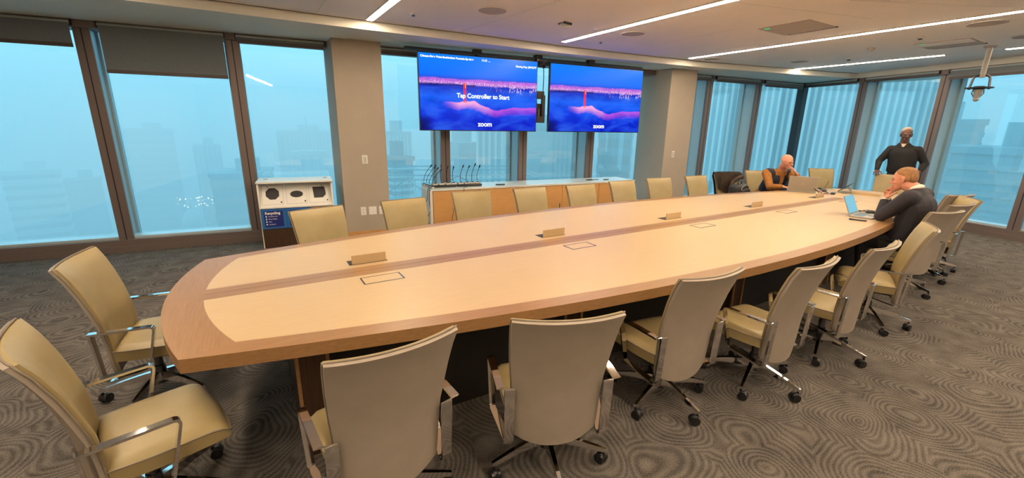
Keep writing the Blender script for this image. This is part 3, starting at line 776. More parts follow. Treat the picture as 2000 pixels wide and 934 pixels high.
def tv(xc, yoff, label, first):
    w, h = 1.88, 1.062
    t = empty('wall_screen', fr(xc, .62, 2.10), ANG, label, 'screen', 'paired wall screens')
    b = MB(); b.box((0, .03, 0), (w, .05, h), bev=.004); b.box((0, .075, -.05), (w * .6, .05, h * .55), bev=.01)
    b.build('casing', 'rubber', t)
    b = MB(); b.box((0, .001, 0), (w - .024, .006, h - .026)); sc = b.build('display', 'tv', t)
    # bridge tower shown on the display
    b = MB(); ux = -.26
    for dx in (-.014, .014): b.box((ux + dx, -.0028, .01), (.014, .002, .27))
    for z in (.135, .08, .02, -.04): b.box((ux, -.0028, z), (.040, .002, .016))
    b.build('bridge_tower', 'tvred', sc)
    b = MB()
    b.box((ux + .008, -.0032, .12), (.012, .002, .08)); b.build('bridge_highlight', 'tvredd', sc)
    text('zoom', .100, 'tvtext', sc, (.055, -.004, -.43), bold=.0022)
    if first:
        text('Chicago-River Point-Buckingham Fountain-Speaker', .038, 'tvtext', sc, (-.905, -.004, .475), align='LEFT', bold=.0012)
        text('11:12  ...', .040, 'tvtext', sc, (.0, -.004, .475), align='LEFT', bold=.0012)
        text('Sharing Key: JRHQY9', .040, 'tvtext', sc, (.91, -.004, .43), align='RIGHT', bold=.001)
        text('Tap Controller to Start', .088, 'tvtext', sc, (.035, -.004, -.03), bold=.0022)
    return t
tv(3.10, .6, 'left wall screen, reading Tap Controller to Start over a blue cityscape', True)
tv(5.19, .6, 'right wall screen, blue cityscape with no message across it', False)
# ceiling mount of the screens: rail, brackets, box with cables
t = empty('screen_mount', fr(4.14, .52, 0), ANG, 'black ceiling mount rail and equipment bracket joining the two screens', 'screen mount')
b = MB(); b.box((-.02, .05, 2.685), (4.2, .05, .035)); b.build('rail', 'black', t)
for x in (-1.05, -.02, .98):
    b = MB(); b.box((x, .05, 2.715), (.12, .10, .06), bev=.006)
    if x != -.02: b.box((x, .085, 2.5), (.06, .03, .42))
    b.build('bracket', 'black', t)
b = MB(); b.box((0, .02, 2.66), (.17, .14, .05), bev=.008); b.box((-.02, -.03, 2.60), (.10, .10, .08), bev=.02, rot=(.5, 0, .3)); b.cyl((.03, -.07, 2.56), (.03, -.03, 2.60), .03, n=16); b.build('camera', 'rubber', t, smooth=40)
b = MB(); b.box((.0, .03, 1.86), (.225, .03, .30)); b.box((-.075, -.01, 1.87), (.04, .05, .30)); b.box((.06, -.02, 1.97), (.06, .05, .34), bev=.01); b.box((.01, -.02, 1.76), (.16, .05, .10), bev=.01); b.box((.015, .0, 2.14), (.13, .05, .12), bev=.01); b.build('equipment_bracket', 'black', t)
b = MB(); b.box((-.02, -.03, 1.84), (.014, .012, .16)); b.box((.06, -.02, 1.80), (.014, .012, .10)); b.build('latch', 'chrome', t)
b = MB()
b.tube([(-.075, .02, 2.66), (-.09, .02, 2.5), (-.095, .02, 2.35), (-.08, .02, 2.27), (-.045, .02, 2.22), (-.04, .02, 2.05), (-.05, .0, 1.95)], .010)
b.tube([(.075, .03, 2.66), (.085, .03, 2.4), (.080, .03, 2.2), (.07, .02, 2.05)], .007)
b.tube([(.04, .0, 2.1), (.085, -.02, 2.13), (.09, -.01, 2.07), (.05, .0, 2.02)], .008); b.build('cable', 'cable', t, smooth=60)

# ------------------------------------------------------------------ sideboard under the screens
SBX0, SBX1 = 2.30, 6.15
t = empty('sideboard', fr((SBX0 + SBX1) / 2, .36, 0), ANG, 'long low wood sideboard with a pale top beneath the two screens', 'sideboard')
Ls = (SBX1 - SBX0) / math.cos(ANG)
b = MB(); b.box((.01, 0, .70), (Ls, .56, .03), bev=.003); b.build('top', 'credtop', t)
b = MB(); b.box((0, .01, .375), (Ls - .06, .50, .62)); b.build('body', 'darkpanel', t)
b = MB(); b.box((-Ls / 2 + .02, 0, .3425), (.04, .55, .685), bev=.002); b.build('side_panel', 'cream', t)
b = MB(); b.box((Ls / 2 - .02, 0, .3425), (.04, .55, .685), bev=.002); b.build('side_panel', 'cream', t)
nd = 5; dw = (Ls - .09) / nd
for k in range(nd):
    b = MB(); b.box((-Ls / 2 + .045 + dw * (k + .5), -.262, .37), (dw - .006, .022, .62), bev=.0015); d = b.build('door', 'cred', t)
    b = MB(); b.box((-Ls / 2 + .045 + dw * (k + .5) + (.36 if k % 2 else -.36) * 0 + dw * .44, -.276, .30), (.012, .01, .14)); b.build('door_pull', 'darkpanel', d)
b = MB(); b.box((0, .03, .03), (Ls - .1, .46, .06)); b.build('plinth', 'darkpanel', t)

# gooseneck microphones charging in two trays, plus a bundle leaning at the left end
def sbp(x, off, z): return fr(x, off, z)
for k, (x, lb) in enumerate(((2.56, 'left black charging tray of microphones, over the end of the sideboard'), (2.98, 'right black charging tray of microphones on the sideboard'))):
    t = empty('charging_tray', sbp(x, .42, .715), ANG, lb, 'charging tray', 'microphone charging trays')
    b = MB(); b.box((0, 0, .016), (.40, .15, .032), bev=.012, seg=3); b.build('body', 'rubber', t, smooth=40)
mic = None
def mic_pts(lean, ln, cv=.04):
    return [(lean * (q / 8) ** 1.6 * ln + cv * math.sin(PI * q / 8) * -.3, 0, .05 + ln * q / 8) for q in range(9)]
for k, (x, off, lean, ln, lb) in enumerate((
    (2.42, .42, .08, .22, 'gooseneck microphone in the left tray, nearest its left end'),
    (2.53, .42, .00, .22, 'gooseneck microphone in the left tray, second from its left end'),
    (2.63, .42, .02, .20, 'gooseneck microphone in the left tray, third from its left end, in front of the mullion'),
    (2.72, .42, .02, .19, 'gooseneck microphone in the left tray, nearest the right tray'),
    (2.84, .42, .18, .21, 'gooseneck microphone in the right tray, nearest its left end'),
    (2.94, .42, .18, .20, 'gooseneck microphone in the right tray, second from its left end'),
    (3.03, .42, .20, .23, 'tallest gooseneck microphone in the right tray'),
    (3.12, .42, .16, .20, 'rightmost gooseneck microphone of the two trays'),
    (2.335, .20, .45, .24, 'gooseneck microphone leaning right, first of the bundle at the sideboard end'),
    (2.335, .32, .52, .23, 'gooseneck microphone leaning right, second of the bundle at the sideboard end'),
    (2.335, .44, .55, .22, 'gooseneck microphone leaning right, third of the bundle at the sideboard end'),
    (2.335, .56, .58, .21, 'gooseneck microphone leaning right, nearest of the bundle at the sideboard end'))):
    zb = .745 if k < 8 else .716
    t = empty('gooseneck_microphone', sbp(x, off, zb), ANG, lb, 'microphone', 'gooseneck microphones on the sideboard')
    b = MB(); b.box((0, 0, .016), (.085 if k < 8 else .045, .11, .030), bev=.012, seg=3); b.build('base', 'offwhite', t, smooth=40)
    b = MB(); b.sph((0, -.02, .030), (.030, .030, .012)); b.build('button', 'rubber', t, smooth=60)
    pts = mic_pts(lean, ln); b = MB(); b.tube(pts, .0045, n=6); b.build('gooseneck', 'cable', t, smooth=60)
    e1 = Vector(pts[-1]); dr = (e1 - Vector(pts[-2])).normalized()
    b = MB(); b.cyl(e1, e1 + dr * .035, .009, .011, n=10); b.sph(e1 + dr * .038, .011, u=10, v=8); b.build('mic_head', 'rubber', t, smooth=60)
def hang(name, pts, r, m, lb, cat, grp=None):
    o = Vector(pts[0]); b = MB(); b.tube([Vector(p) - o for p in pts], r, n=6); ob = b.build(name, m, smooth=60, loc=o); return tag(ob, lb, cat, grp)
hang('cable', [sbp(2.93, .50, .722), sbp(2.80, .64, .722), sbp(2.79, .66, .68), sbp(2.78, .67, .55), sbp(2.63, .67, .44), sbp(2.60, .67, .30), sbp(2.58, .67, .20), sbp(2.42, .67, .08), sbp(2.36, .68, .012)], .004, 'cable', 'black cable zigzagging down the front of the sideboard', 'cable')
hang('cable', [sbp(2.33, .50, .745), sbp(2.27, .55, .70), sbp(2.25, .56, .55), sbp(2.18, .55, .42), sbp(2.26, .56, .3), sbp(2.2, .56, .2), sbp(2.27, .57, .02)], .005, 'cable', 'black cable dropping beside the left end of the sideboard, nearer the column', 'cable', 'cables at the sideboard end')
hang('cable', [sbp(2.36, .56, .745), sbp(2.275, .60, .70), sbp(2.26, .61, .55), sbp(2.28, .61, .38), sbp(2.22, .61, .28), sbp(2.26, .62, .15), sbp(2.24, .62, .02)], .005, 'cable', 'black cable dropping beside the left end of the sideboard, nearer the table', 'cable', 'cables at the sideboard end')
hang('cable', [sbp(2.68, .30, .73), sbp(2.74, .28, .80), sbp(2.85, .30, .86), sbp(2.97, .34, .80), sbp(3.0, .38, .75)], .003, 'cable', 'thin cable looping above the microphone trays', 'cable')
o = sbp(3.47, .52, .718); b = MB(); b.box((0, 0, .010), (.15, .045, .018), bev=.005); r_ = b.build('remote_control', 'rubber', loc=o, rot=(0, 0, -.25)); tag(r_, 'black remote control lying on the pale sideboard top', 'remote')
o = sbp(5.30, .40, .716); b = MB(); b.tube([(.07 * math.cos(a) , .05 * math.sin(a), .006 + .004 * math.sin(3 * a)) for a in [2 * PI * k / 20 for k in range(20)]], .006, close=True); b.tube([(.07, 0, .006), (.14, -.03, .006), (.2, -.02, .006)], .005)
c_ = b.build('coiled_cable', 'cable', loc=o, smooth=60); tag(c_, 'small coiled dark cable on the right end of the sideboard top', 'cable')
b = MB(); b.box((0, 0, .008), (.10, .035, .016), bev=.004); c_ = b.build('adapter', 'rubber', loc=sbp(5.62, .46, .716), rot=(0, 0, -.3)); tag(c_, 'small black adapter beside the coiled cable on the sideboard', 'adapter')

# ------------------------------------------------------------------ wall plates on the columns
def plate(x, off, z, w, h, lb, kind):
    t = empty('light_switch' if kind == 's' else 'wall_outlet' if kind == 'o' else 'blank_wall_plate', fr(x, off, z), ANG, lb, {'s': 'switch', 'o': 'outlet', 'b': 'wall plate'}[kind])
    b = MB(); b.box((0, -.004, 0), (w, .008, h), bev=.002); b.build('plate', 'white', t)
    if kind == 's':
        b = MB(); b.box((0, -.012, 0), (w * .55, .012, h * .7), bev=.002); b.build('rocker', 'offwhite', t)
        b = MB(); b.box((0, -.012, -h * .48), (w * .8, .006, .006)); b.build('shadow_gap', 'grey', t)
    if kind == 'o':
        b = MB()
        for dz in (-.022, .022):
            for dx in (-.008, .008): b.box((dx, -.009, dz), (.004, .003, .012))
            b.cyl((0, -.0105, dz - .012), (0, -.0075, dz - .012), .003, n=10)
        b.build('slots', 'black', t)
    return t
plate(1.44, .36, 1.15, .075, .125, 'light switch on the left plaster column', 's')
plate(1.37, .36, .40, .075, .12, 'white power outlet, left of the plates low on the left column', 'o')
plate(1.50, .36, .40, .11, .12, 'blank white wall plate low on the left column', 'b')
plate(1.63, .36, .40, .075, .12, 'white power outlet, right of the blank plate on the left column', 'o')
plate(7.22, .43, 1.16, .065, .125, 'light switch on the right plaster column', 's')

# ------------------------------------------------------------------ recycling station
t = empty('recycling_station', fr(.53, .25, 0), ANG, 'recycling station with three shaped openings and blue Recycling sign', 'recycling bin')
w = .90; D = .50; y0 = -.25
b = MB(); b.box((0, 0, .135), (w, D, .27)); b.box((0, .02, .40), (w - .01, D - .04, .26)); b.build('cabinet', 'darkwood', t)
for sx_ in (-1, 1): b = MB(); b.box((sx_ * (w / 2 + .004), 0, .27), (.010, D + .006, .54)); b.build('side_trim', 'cream', t)
b = MB()                                            # white hood: sides, back, lid, slanted face
for sx_ in (-1, 1):
    vs = [b.bm.verts.new((sx_ * (w / 2 + dx), y, z)) for dx in (-.012, .008) for (y, z) in ((y0 - .005, .54), (D / 2, .54), (D / 2, .87), (y0 + .01, .87))]
    f_ = [(0, 1, 2, 3), (7, 6, 5, 4), (0, 4, 5, 1), (1, 5, 6, 2), (2, 6, 7, 3), (3, 7, 4, 0)]
    for q in f_: b.bm.faces.new([vs[i] for i in q])
b.box((0, D / 2 - .01, .70), (w, .02, .34)); b.box((0, -.0, .88), (w + .03, D + .02, .022), bev=.003); b.box((0, y0 + .0, .548), (w, .03, .016))
b.build('hood', 'white', t)
slope = math.atan2(.33, .16)
b = MB(); fc = Vector((0, y0 + .085, .70)); b.box(fc, (w - .02, .012, .355), rot=(-(PI / 2 - slope), 0, 0)); b.build('face_panel', 'white', t)
fm = Matrix.Translation(fc) @ Euler((-(PI / 2 - slope), 0, 0)).to_matrix().to_4x4()
for k, (x, shp) in enumerate(((-.29, 'oct'), (0., 'ell'), (.28, 'sq'))):
    b = MB()
    for (cx_, cz_, dx, dz) in ((0, .13, .25, .004), (0, -.13, .25, .004), (-.125, 0, .004, .26), (.125, 0, .004, .26)): b.box((x + cx_, -.0075, cz_), (dx, .004, dz))
    bmesh.ops.transform(b.bm, matrix=fm, verts=b.bm.verts); b.build('frame_line', 'offwhite', t)
    if shp == 'oct': pg = [(.085 * math.cos(PI / 8 + i * PI / 4), .085 * math.sin(PI / 8 + i * PI / 4)) for i in range(8)]
    elif shp == 'ell': pg = [(.078 * math.cos(i * PI / 16), .045 * math.sin(i * PI / 16) - .015) for i in range(32)]
    else: pg = [(-.078, .075), (.075, .075), (.085, .0), (.085, -.04), (.045, -.08), (-.065, -.08)]
    b = MB(); vs = b.prism(pg, 0, .006)
    bmesh.ops.transform(b.bm, matrix=fm @ Matrix.Translation((x, -.006, .02)) @ Matrix.Rotation(PI / 2, 4, 'X'), verts=b.bm.verts); b.build('opening', 'black', t)
    b = MB(); b.box((x + .10, -.009, -.10), (.018, .004, .018)); bmesh.ops.transform(b.bm, matrix=fm, verts=b.bm.verts); b.build('lock', 'black', t)
b = MB()
for x in (-.37, .38): b.box((x, .06, .893), (.05, .03, .006))
b.build('lid_latch', 'grey', t)
b = MB()
for x in (-.36, .30): b.tube([(x, y0 + .02, .85), (x + .05, y0 + .1, .78)], .006)
b.build('gas_strut', 'chrome', t)
for k, x in enumerate((-.30, .0, .30)):
    b = MB(); b.box((x, y0 - .006, .40), (.296, .012, .265)); b.build('door', 'bluesign' if k < 2 else 'walnut', t)
    if k < 2:
        b = MB(); b.box((x + .0, y0 - .014, .40), (.225, .004, .215)); sg = b.build('sign', 'navysign', t)
        if k == 0:
            text('Recycling', .048, 'signwhite', sg, (x - .10, y0 - .018, .478), align='LEFT', bold=.0012)
            for q, tx in enumerate(('Aluminum cans', 'Plastic bottles', 'Glass', 'Cardboard')):
                z = .435 - q * .036
                text(tx, .018, 'signwhite', sg, (x - .065, y0 - .018, z), align='LEFT')
                b = MB(); b.box((x - .088, y0 - .017, z), (.013 + .004 * (q == 3), .002, .022 - .006 * (q == 3)), bev=.0008); b.build('icon', 'signwhite', sg)
        else: text('Compost', .048, 'signwhite', sg, (x - .10, y0 - .018, .478), align='LEFT', bold=.0012) if 0 else None

# ------------------------------------------------------------------ the foggy city outside
GZ = -120.
b = MB(); b.prism([(-700, -300), (600, -300), (600, 700), (-700, 700)], GZ - 1, GZ); struct(b, 'ground_outside', 'ground')
def bldg(x, y, w, d, top, rz, style, m, lb, m2='bdark', pitch=3.6, lit=0, fin=1.6):
    t = empty('building', (x, y, GZ), rz, lb, 'building')
    H = top - GZ
    b = MB(); b.box((0, 0, H / 2), (w, d, H)); b.build('body', m, t)
    b = MB()
    if style in ('fins', 'grid'):
        n = int(w / fin)
        for i in range(n + 1):
            X = -w / 2 + w * i / n
            for sy in (-1, 1): b.box((X, sy * (d / 2 + .2), H / 2), (fin * .35, .5, H))
        n = int(d / fin)
        for i in range(n + 1):
            Y = -d / 2 + d * i / n
            for sx_ in (-1, 1): b.box((sx_ * (w / 2 + .2), Y, H / 2), (.5, fin * .35, H))
        b.build('vertical_fins', m2, t); b = MB()
    if style in ('bands', 'grid'):
        k = 0; z = H - 1.5
        while z > max(0, H - 70):
            b.box((0, 0, z), (w + .3, d + .3, pitch * .42)); z -= pitch
        b.build('floor_bands', m2, t); b = MB()
    b.box((0, 0, H + .4), (w + .6, d + .6, .8)); b.box((w * .1, 0, H + 2), (w * .4, d * .4, 3.2)); b.build('roof', m, t)
    if lit:
        rr = random.Random(int(x * 7 + y))
        for q in range(lit):
            b = MB(); b.box(((rr.random() - .5) * w * .8, -d / 2 - .25, H - 4 - rr.random() * 30), (1.1, .3, .6)); b.build('lit_window', 'lamp', t)
    return t
bldg(-39, 268, 18, 18, -3, .15, 'bands', 'bgrey', 'faint wide tower in fog, seen through the second window bay')
bldg(-15, 236, 9, 14, -9, .05, 'fins', 'bgrey', 'faint slim tower in fog, left of the second mullion')
bldg(-50, 205, 9, 9, -19, .2, 'plain', 'bgrey', 'faint low block in fog beside the first mullion')
bldg(-68, 225, 14, 12, -17, .2, 'bands', 'bpale', 'palest block in fog behind the first window bay')
bldg(-1.2, 118, 11, 14, -10, -.1, 'bands', 'bteal', 'banded teal office block behind the second mullion', m2='bgrey')
bldg(26, 248, 22, 16, -3, .1, 'fins', 'bgrey', 'faint tower in fog above the recycling station')
bldg(34.5, 118, 6, 6, -1, .2, 'fins', 'bgrey', 'white striped tower right of the left plaster column', m2='bpale', fin=1.0)
bldg(24.2, 83, 4.2, 6, -5, .2, 'bands', 'bdark', 'small block with white floor bands right of the left column', m2='bpale', pitch=1.3)
bldg(44, 97, 9, 8, -3, .4, 'bands', 'bgrey', 'grey block in fog below the left screen', m2='bteal', lit=1)
bldg(46, 81, 6.5, 6, 8, .5, 'fins', 'bteal', 'ribbed tower in fog behind the second mullion under the screens', m2='bpale', fin=1.3)
bldg(66, 94, 8, 6, 1, .6, 'bands', 'bgrey', 'banded tower in fog below the right screen', m2='bteal', lit=2)
bldg(59, 73, 6, 6, 8, .6, 'fins', 'bteal', 'ribbed tower in fog left of the third mullion under the right screen', m2='bgrey', fin=.9)
bldg(73, 74, 7, 7, 1.5, .7, 'bands', 'bdark', 'dark tower in fog left of the right plaster column', m2='bteal', lit=2)
bldg(64, 35, 34, 10, 30, -.78, 'fins', 'bteal', 'big ribbed tower filling the windows around the glass corner', m2='bpale', fin=.8)
bldg(100, 26, 8, 10, 3, .2, 'bands', 'bteal', 'banded tower behind the standing man', m2='bgrey', pitch=1.6)
bldg(78, 12, 12, 12, -.6, .15, 'bands', 'bteal', 'banded office block at the right edge of the windows', m2='bgrey', pitch=1.5)
# open column frame building
t = empty('column_frame_building', (18, 172, GZ), .05, 'pale building with open columns above the recycling station', 'building')
b = MB(); b.box((0, 0, 50), (11, 10, 100)); b.build('body', 'bgrey', t)
for i in range(4): b = MB(); b.box((-4.2 + 2.8 * i, -3, 105.5), (.9, .9, 11)); b.build('column', 'bpale', t)
b = MB(); b.box((0, -3, 111.5), (11, 6, 1.4)); b.build('roof', 'bpale', t)
b = MB(); b.cyl((1, 0, 112), (1, 0, 124), .18, n=6); b.build('mast', 'bpale', t)
# small domed pale building low in the second bay
t = empty('domed_building', (-17.5, 169, GZ), 0, 'small pale domed building low in the second window bay', 'building')
b = MB(); b.box((0, 0, 42), (9, 9, 84)); b.build('body', 'bpale', t)
b = MB(); b.cyl((0, 0, 84), (0, 0, 90), 3.2, n=20); b.build('drum', 'bpale', t)
b = MB(); b.sph((0, 0, 90), (3.0, 3.0, 4.2)); b.cyl((0, 0, 93), (0, 0, 97), .4, .1, n=8); b.build('dome', 'bpale', t, smooth=60)
for i in range(4): b = MB(); b.cyl((3.6 * (1 if i % 2 else -1), 3.6 * (1 if i > 1 else -1), 84), (3.6 * (1 if i % 2 else -1), 3.6 * (1 if i > 1 else -1), 88.5), .8, n=10); b.build('turret', 'bpale', t)
# neighbouring rooftop terrace with rails
t = empty('rooftop_terrace', (17, 40, GZ), -.35, 'near rooftop terrace with pale rail and cross braces, behind the sideboard', 'building')
b = MB(); b.box((0, 0, 57), (16, 9, 114)); b.build('body', 'bteal', t)
b = MB()
for z in (117.3, 116.9): b.box((0, -4.4, z), (16, .12, .12)); b.box((-7.9, 0, z), (.12, 9, .12)); b.box((7.9, 0, z), (.12, 9, .12)); b.box((0, 4.4, z), (16, .12, .12))
for i in range(28): b.box((-7.9 + i * .585, -4.4, 115.5), (.06, .06, 3))
for i in range(15): b.box((-7.9, -4.4 + i * .63, 115.5), (.06, .06, 3)); b.box((7.9, -4.4 + i * .63, 115.5), (.06, .06, 3))
for i in range(4): b.tube([(-8 + i * 4, -4.4, 114), (-4 + i * 4, -4.4, 117)], .05); b.tube([(-4 + i * 4, -4.4, 114), (-8 + i * 4, -4.4, 117)], .05)
b.build('railing', 'bgrey', t)
b = MB(); b.box((5, 0, 114.6), (5, 5, 1.2)); b.build('roof_plant', 'bgrey', t)
# lights of the streets far below
rr = random.Random(3)
b = MB()
for i in range(34):
    f = rr.random(); p = Vector((-78 + f * 17, 238 + f * 5, -39.6 + (rr.random() - .5) * 1.6)); b.sph(p, .10 + rr.random() * .22, u=6, v=4, mi=rr.randint(0, 1))
o = b.build('street_lights', ['streetr', 'street']); tag(o, 'row of small orange lights low in the first window bay', 'street lights', kind='stuff')
b = MB()
for i in range(26):
    p = Vector((-28 + rr.random() * 15, 225, -34 + rr.random() * 4.5)); b.sph(p, .12 + rr.random() * .22, u=6, v=4)
o = b.build('street_lights', 'street'); tag(o, 'scattered white lights low in the second window bay', 'street lights', kind='stuff')
# the fog itself: one volume outside the glass
if FOG:
    m = bpy.data.materials.new('fog'); m.use_nodes = True; tt = m.node_tree; tt.nodes.clear()
    vs = tt.nodes.new('ShaderNodeVolumeScatter'); vs.inputs['Color'].default_value = (1, 1, 1, 1); vs.inputs['Density'].default_value = FOG
    oo = tt.nodes.new('ShaderNodeOutputMaterial'); tt.links.new(vs.outputs[0], oo.inputs['Volume']); MT['fog'] = m
    L0 = fr(-330, -1.2, 0); c0 = rp(0, -1.2, 0); c1 = rp(260, -1.2, 0)
    cc = Vector((NWC[0] + 1.3, NWC[1] + 1.2, 0))
    b = MB(); b.prism([(L0.x, L0.y), (cc.x, cc.y), (c1.x + 1, c1.y), (420, -250), (420, 430), (-330, 430)][::-1], GZ + .5, 30)
    o = b.build('fog', 'fog'); tag(o, 'fog', None, kind='structure')

# ------------------------------------------------------------------ people
def hull(b, cA, rA, cB, rB, u=14, v=10):
    """tapered capsule between two ellipsoids"""
    tmp = bmesh.new()
    def ell(c, r):
        if not isinstance(r, (tuple, list)): r = (r, r, r, None)
        R = r[3] if len(r) > 3 else None
        m = Matrix.Translation(c) @ (R.to_4x4() if R is not None else Matrix.Identity(4)) @ Matrix.Diagonal((r[0], r[1], r[2], 1))
        bmesh.ops.create_uvsphere(tmp, u_segments=u, v_segments=v, radius=1, matrix=m)
    ell(cA, rA)
    if cB is not None: ell(cB, rB)
    q = bmesh.ops.convex_hull(tmp, input=tmp.verts)
    bmesh.ops.delete(tmp, geom=list({g for g in q['geom_interior'] if isinstance(g, bmesh.types.BMVert)}), context='VERTS')
    me = bpy.data.meshes.new('t'); tmp.to_mesh(me); tmp.free(); b.bm.from_mesh(me); bpy.data.meshes.remove(me)
def fuse(b, name, m, parent, voxel, smooth=4):
    """one continuous skin over everything in b"""
    me = bpy.data.meshes.new('t'); b.bm.to_mesh(me); b.bm.free()
    o = bpy.data.objects.new('t', me); COL.objects.link(o)
    r = o.modifiers.new('r', 'REMESH'); r.mode = 'VOXEL'; r.voxel_size = voxel
    s = o.modifiers.new('s', 'SMOOTH'); s.factor = .5; s.iterations = smooth
    me2 = bpy.data.meshes.new_from_object(o.evaluated_get(bpy.context.evaluated_depsgraph_get()))
    bpy.data.objects.remove(o, do_unlink=True)
    me2.name = name; me2.materials.clear(); me2.materials.append(MT[m])
    for p in me2.polygons: p.use_smooth = True
    ob = bpy.data.objects.new(name, me2); COL.objects.link(ob)
    if parent: ob.parent = parent
    return ob
def frame(f, up):
    f = Vector(f).normalized(); r = f.cross(Vector(up)).normalized(); u = r.cross(f).normalized()
    return Matrix((r, f, u)).transposed()          # columns: right, forward, up
def head(b, c, R, s=1.):
    P = lambda x, y, z: Vector(c) + R @ Vector((x, y, z)) * s
    E_ = lambda x, y, z: (x * s, y * s, z * s, R)
    hull(b, P(0, -.012, .040), E_(.075, .093, .080), P(0, .022, -.01), E_(.066, .072, .070))
    hull(b, P(0, .022, -.005), E_(.064, .070, .06), P(0, .052, -.078), E_(.036, .034, .030))
    hull(b, P(0, .060, -.085), E_(.030, .026, .020), P(-.0, .078, -.092), E_(.016, .014, .014))
    hull(b, P(0, .088, .014), E_(.010, .010, .012), P(0, .110, -.022), E_(.014, .014, .011))
    for sx_ in (-1, 1):
        hull(b, P(sx_ * .010, .100, -.026), E_(.010, .011, .008), P(sx_ * .014, .092, -.026), E_(.008, .010, .007))
        hull(b, P(sx_ * .012, .086, .026), E_(.012, .010, .008), P(sx_ * .042, .070, .026), E_(.012, .010, .008))
        hull(b, P(sx_ * .035, .066, -.018), E_(.018, .016, .014), P(sx_ * .048, .040, -.020), E_(.016, .02, .02))
        hull(b, P(sx_ * .081, -.008, .012), E_(.008, .019, .019), P(sx_ * .076, .000, -.024), E_(.007, .011, .014))
    hull(b, P(-.018, .088, -.052), E_(.008, .008, .006), P(.018, .088, -.052), E_(.008, .008, .006))
    hull(b, P(-.016, .086, -.062), E_(.008, .009, .007), P(.016, .086, -.062), E_(.008, .009, .007))
def hand(b, wr, d, n, thumb, curl=.5, s=1., spread=.02, k=(1., 1., 1., 1.)):
    """wr wrist, d direction of the palm, n back-of-hand normal, thumb = +1/-1 side"""
    d = Vector(d).normalized(); n = Vector(n); n = (n - d * n.dot(d)).normalized(); sd = d.cross(n).normalized() * thumb
    wr = Vector(wr)
    R = Matrix((sd, d, n)).transposed()
    hull(b, wr, (.026 * s, .02 * s, .019 * s, R), wr + d * .085 * s, (.040 * s, .014 * s, .013 * s, R))
    tips = []
    for i in range(4):
        off = sd * (.033 - i * .022) * s * (1 + spread * 4)
        p = wr + d * (.088 - abs(i - 1.2) * .004) * s + off; dd = (d + sd * (.10 - i * .07) * spread * 20).normalized()
        L = (.040, .045, .042, .033)[i] * s; r0 = (.0092, .0094, .0090, .0080)[i] * s; a = curl * k[i]
        for j in range(3):
            q = p + dd * L; hull(b, p, r0, q, r0 * .90, 8, 6)
            ax = dd.cross(n).normalized(); p = q; L *= .66; r0 *= .90
            dd = (Matrix.Rotation(-a * (1.05 if j == 0 else 1.2), 3, ax) @ dd).normalized()
        tips.append(p)
    p = wr + d * .022 * s + sd * .026 * s; dd = (d * .75 + sd * .75 - n * .35).normalized(); L = .045 * s; r0 = .0125 * s
    for j in range(3):
        q = p + dd * L; hull(b, p, r0, q, r0 * .85, 8, 6); p = q; L *= .68; r0 *= .86; dd = (dd * .9 + d * .45 - n * .15 - sd * .25 * j).normalized()
    return tips
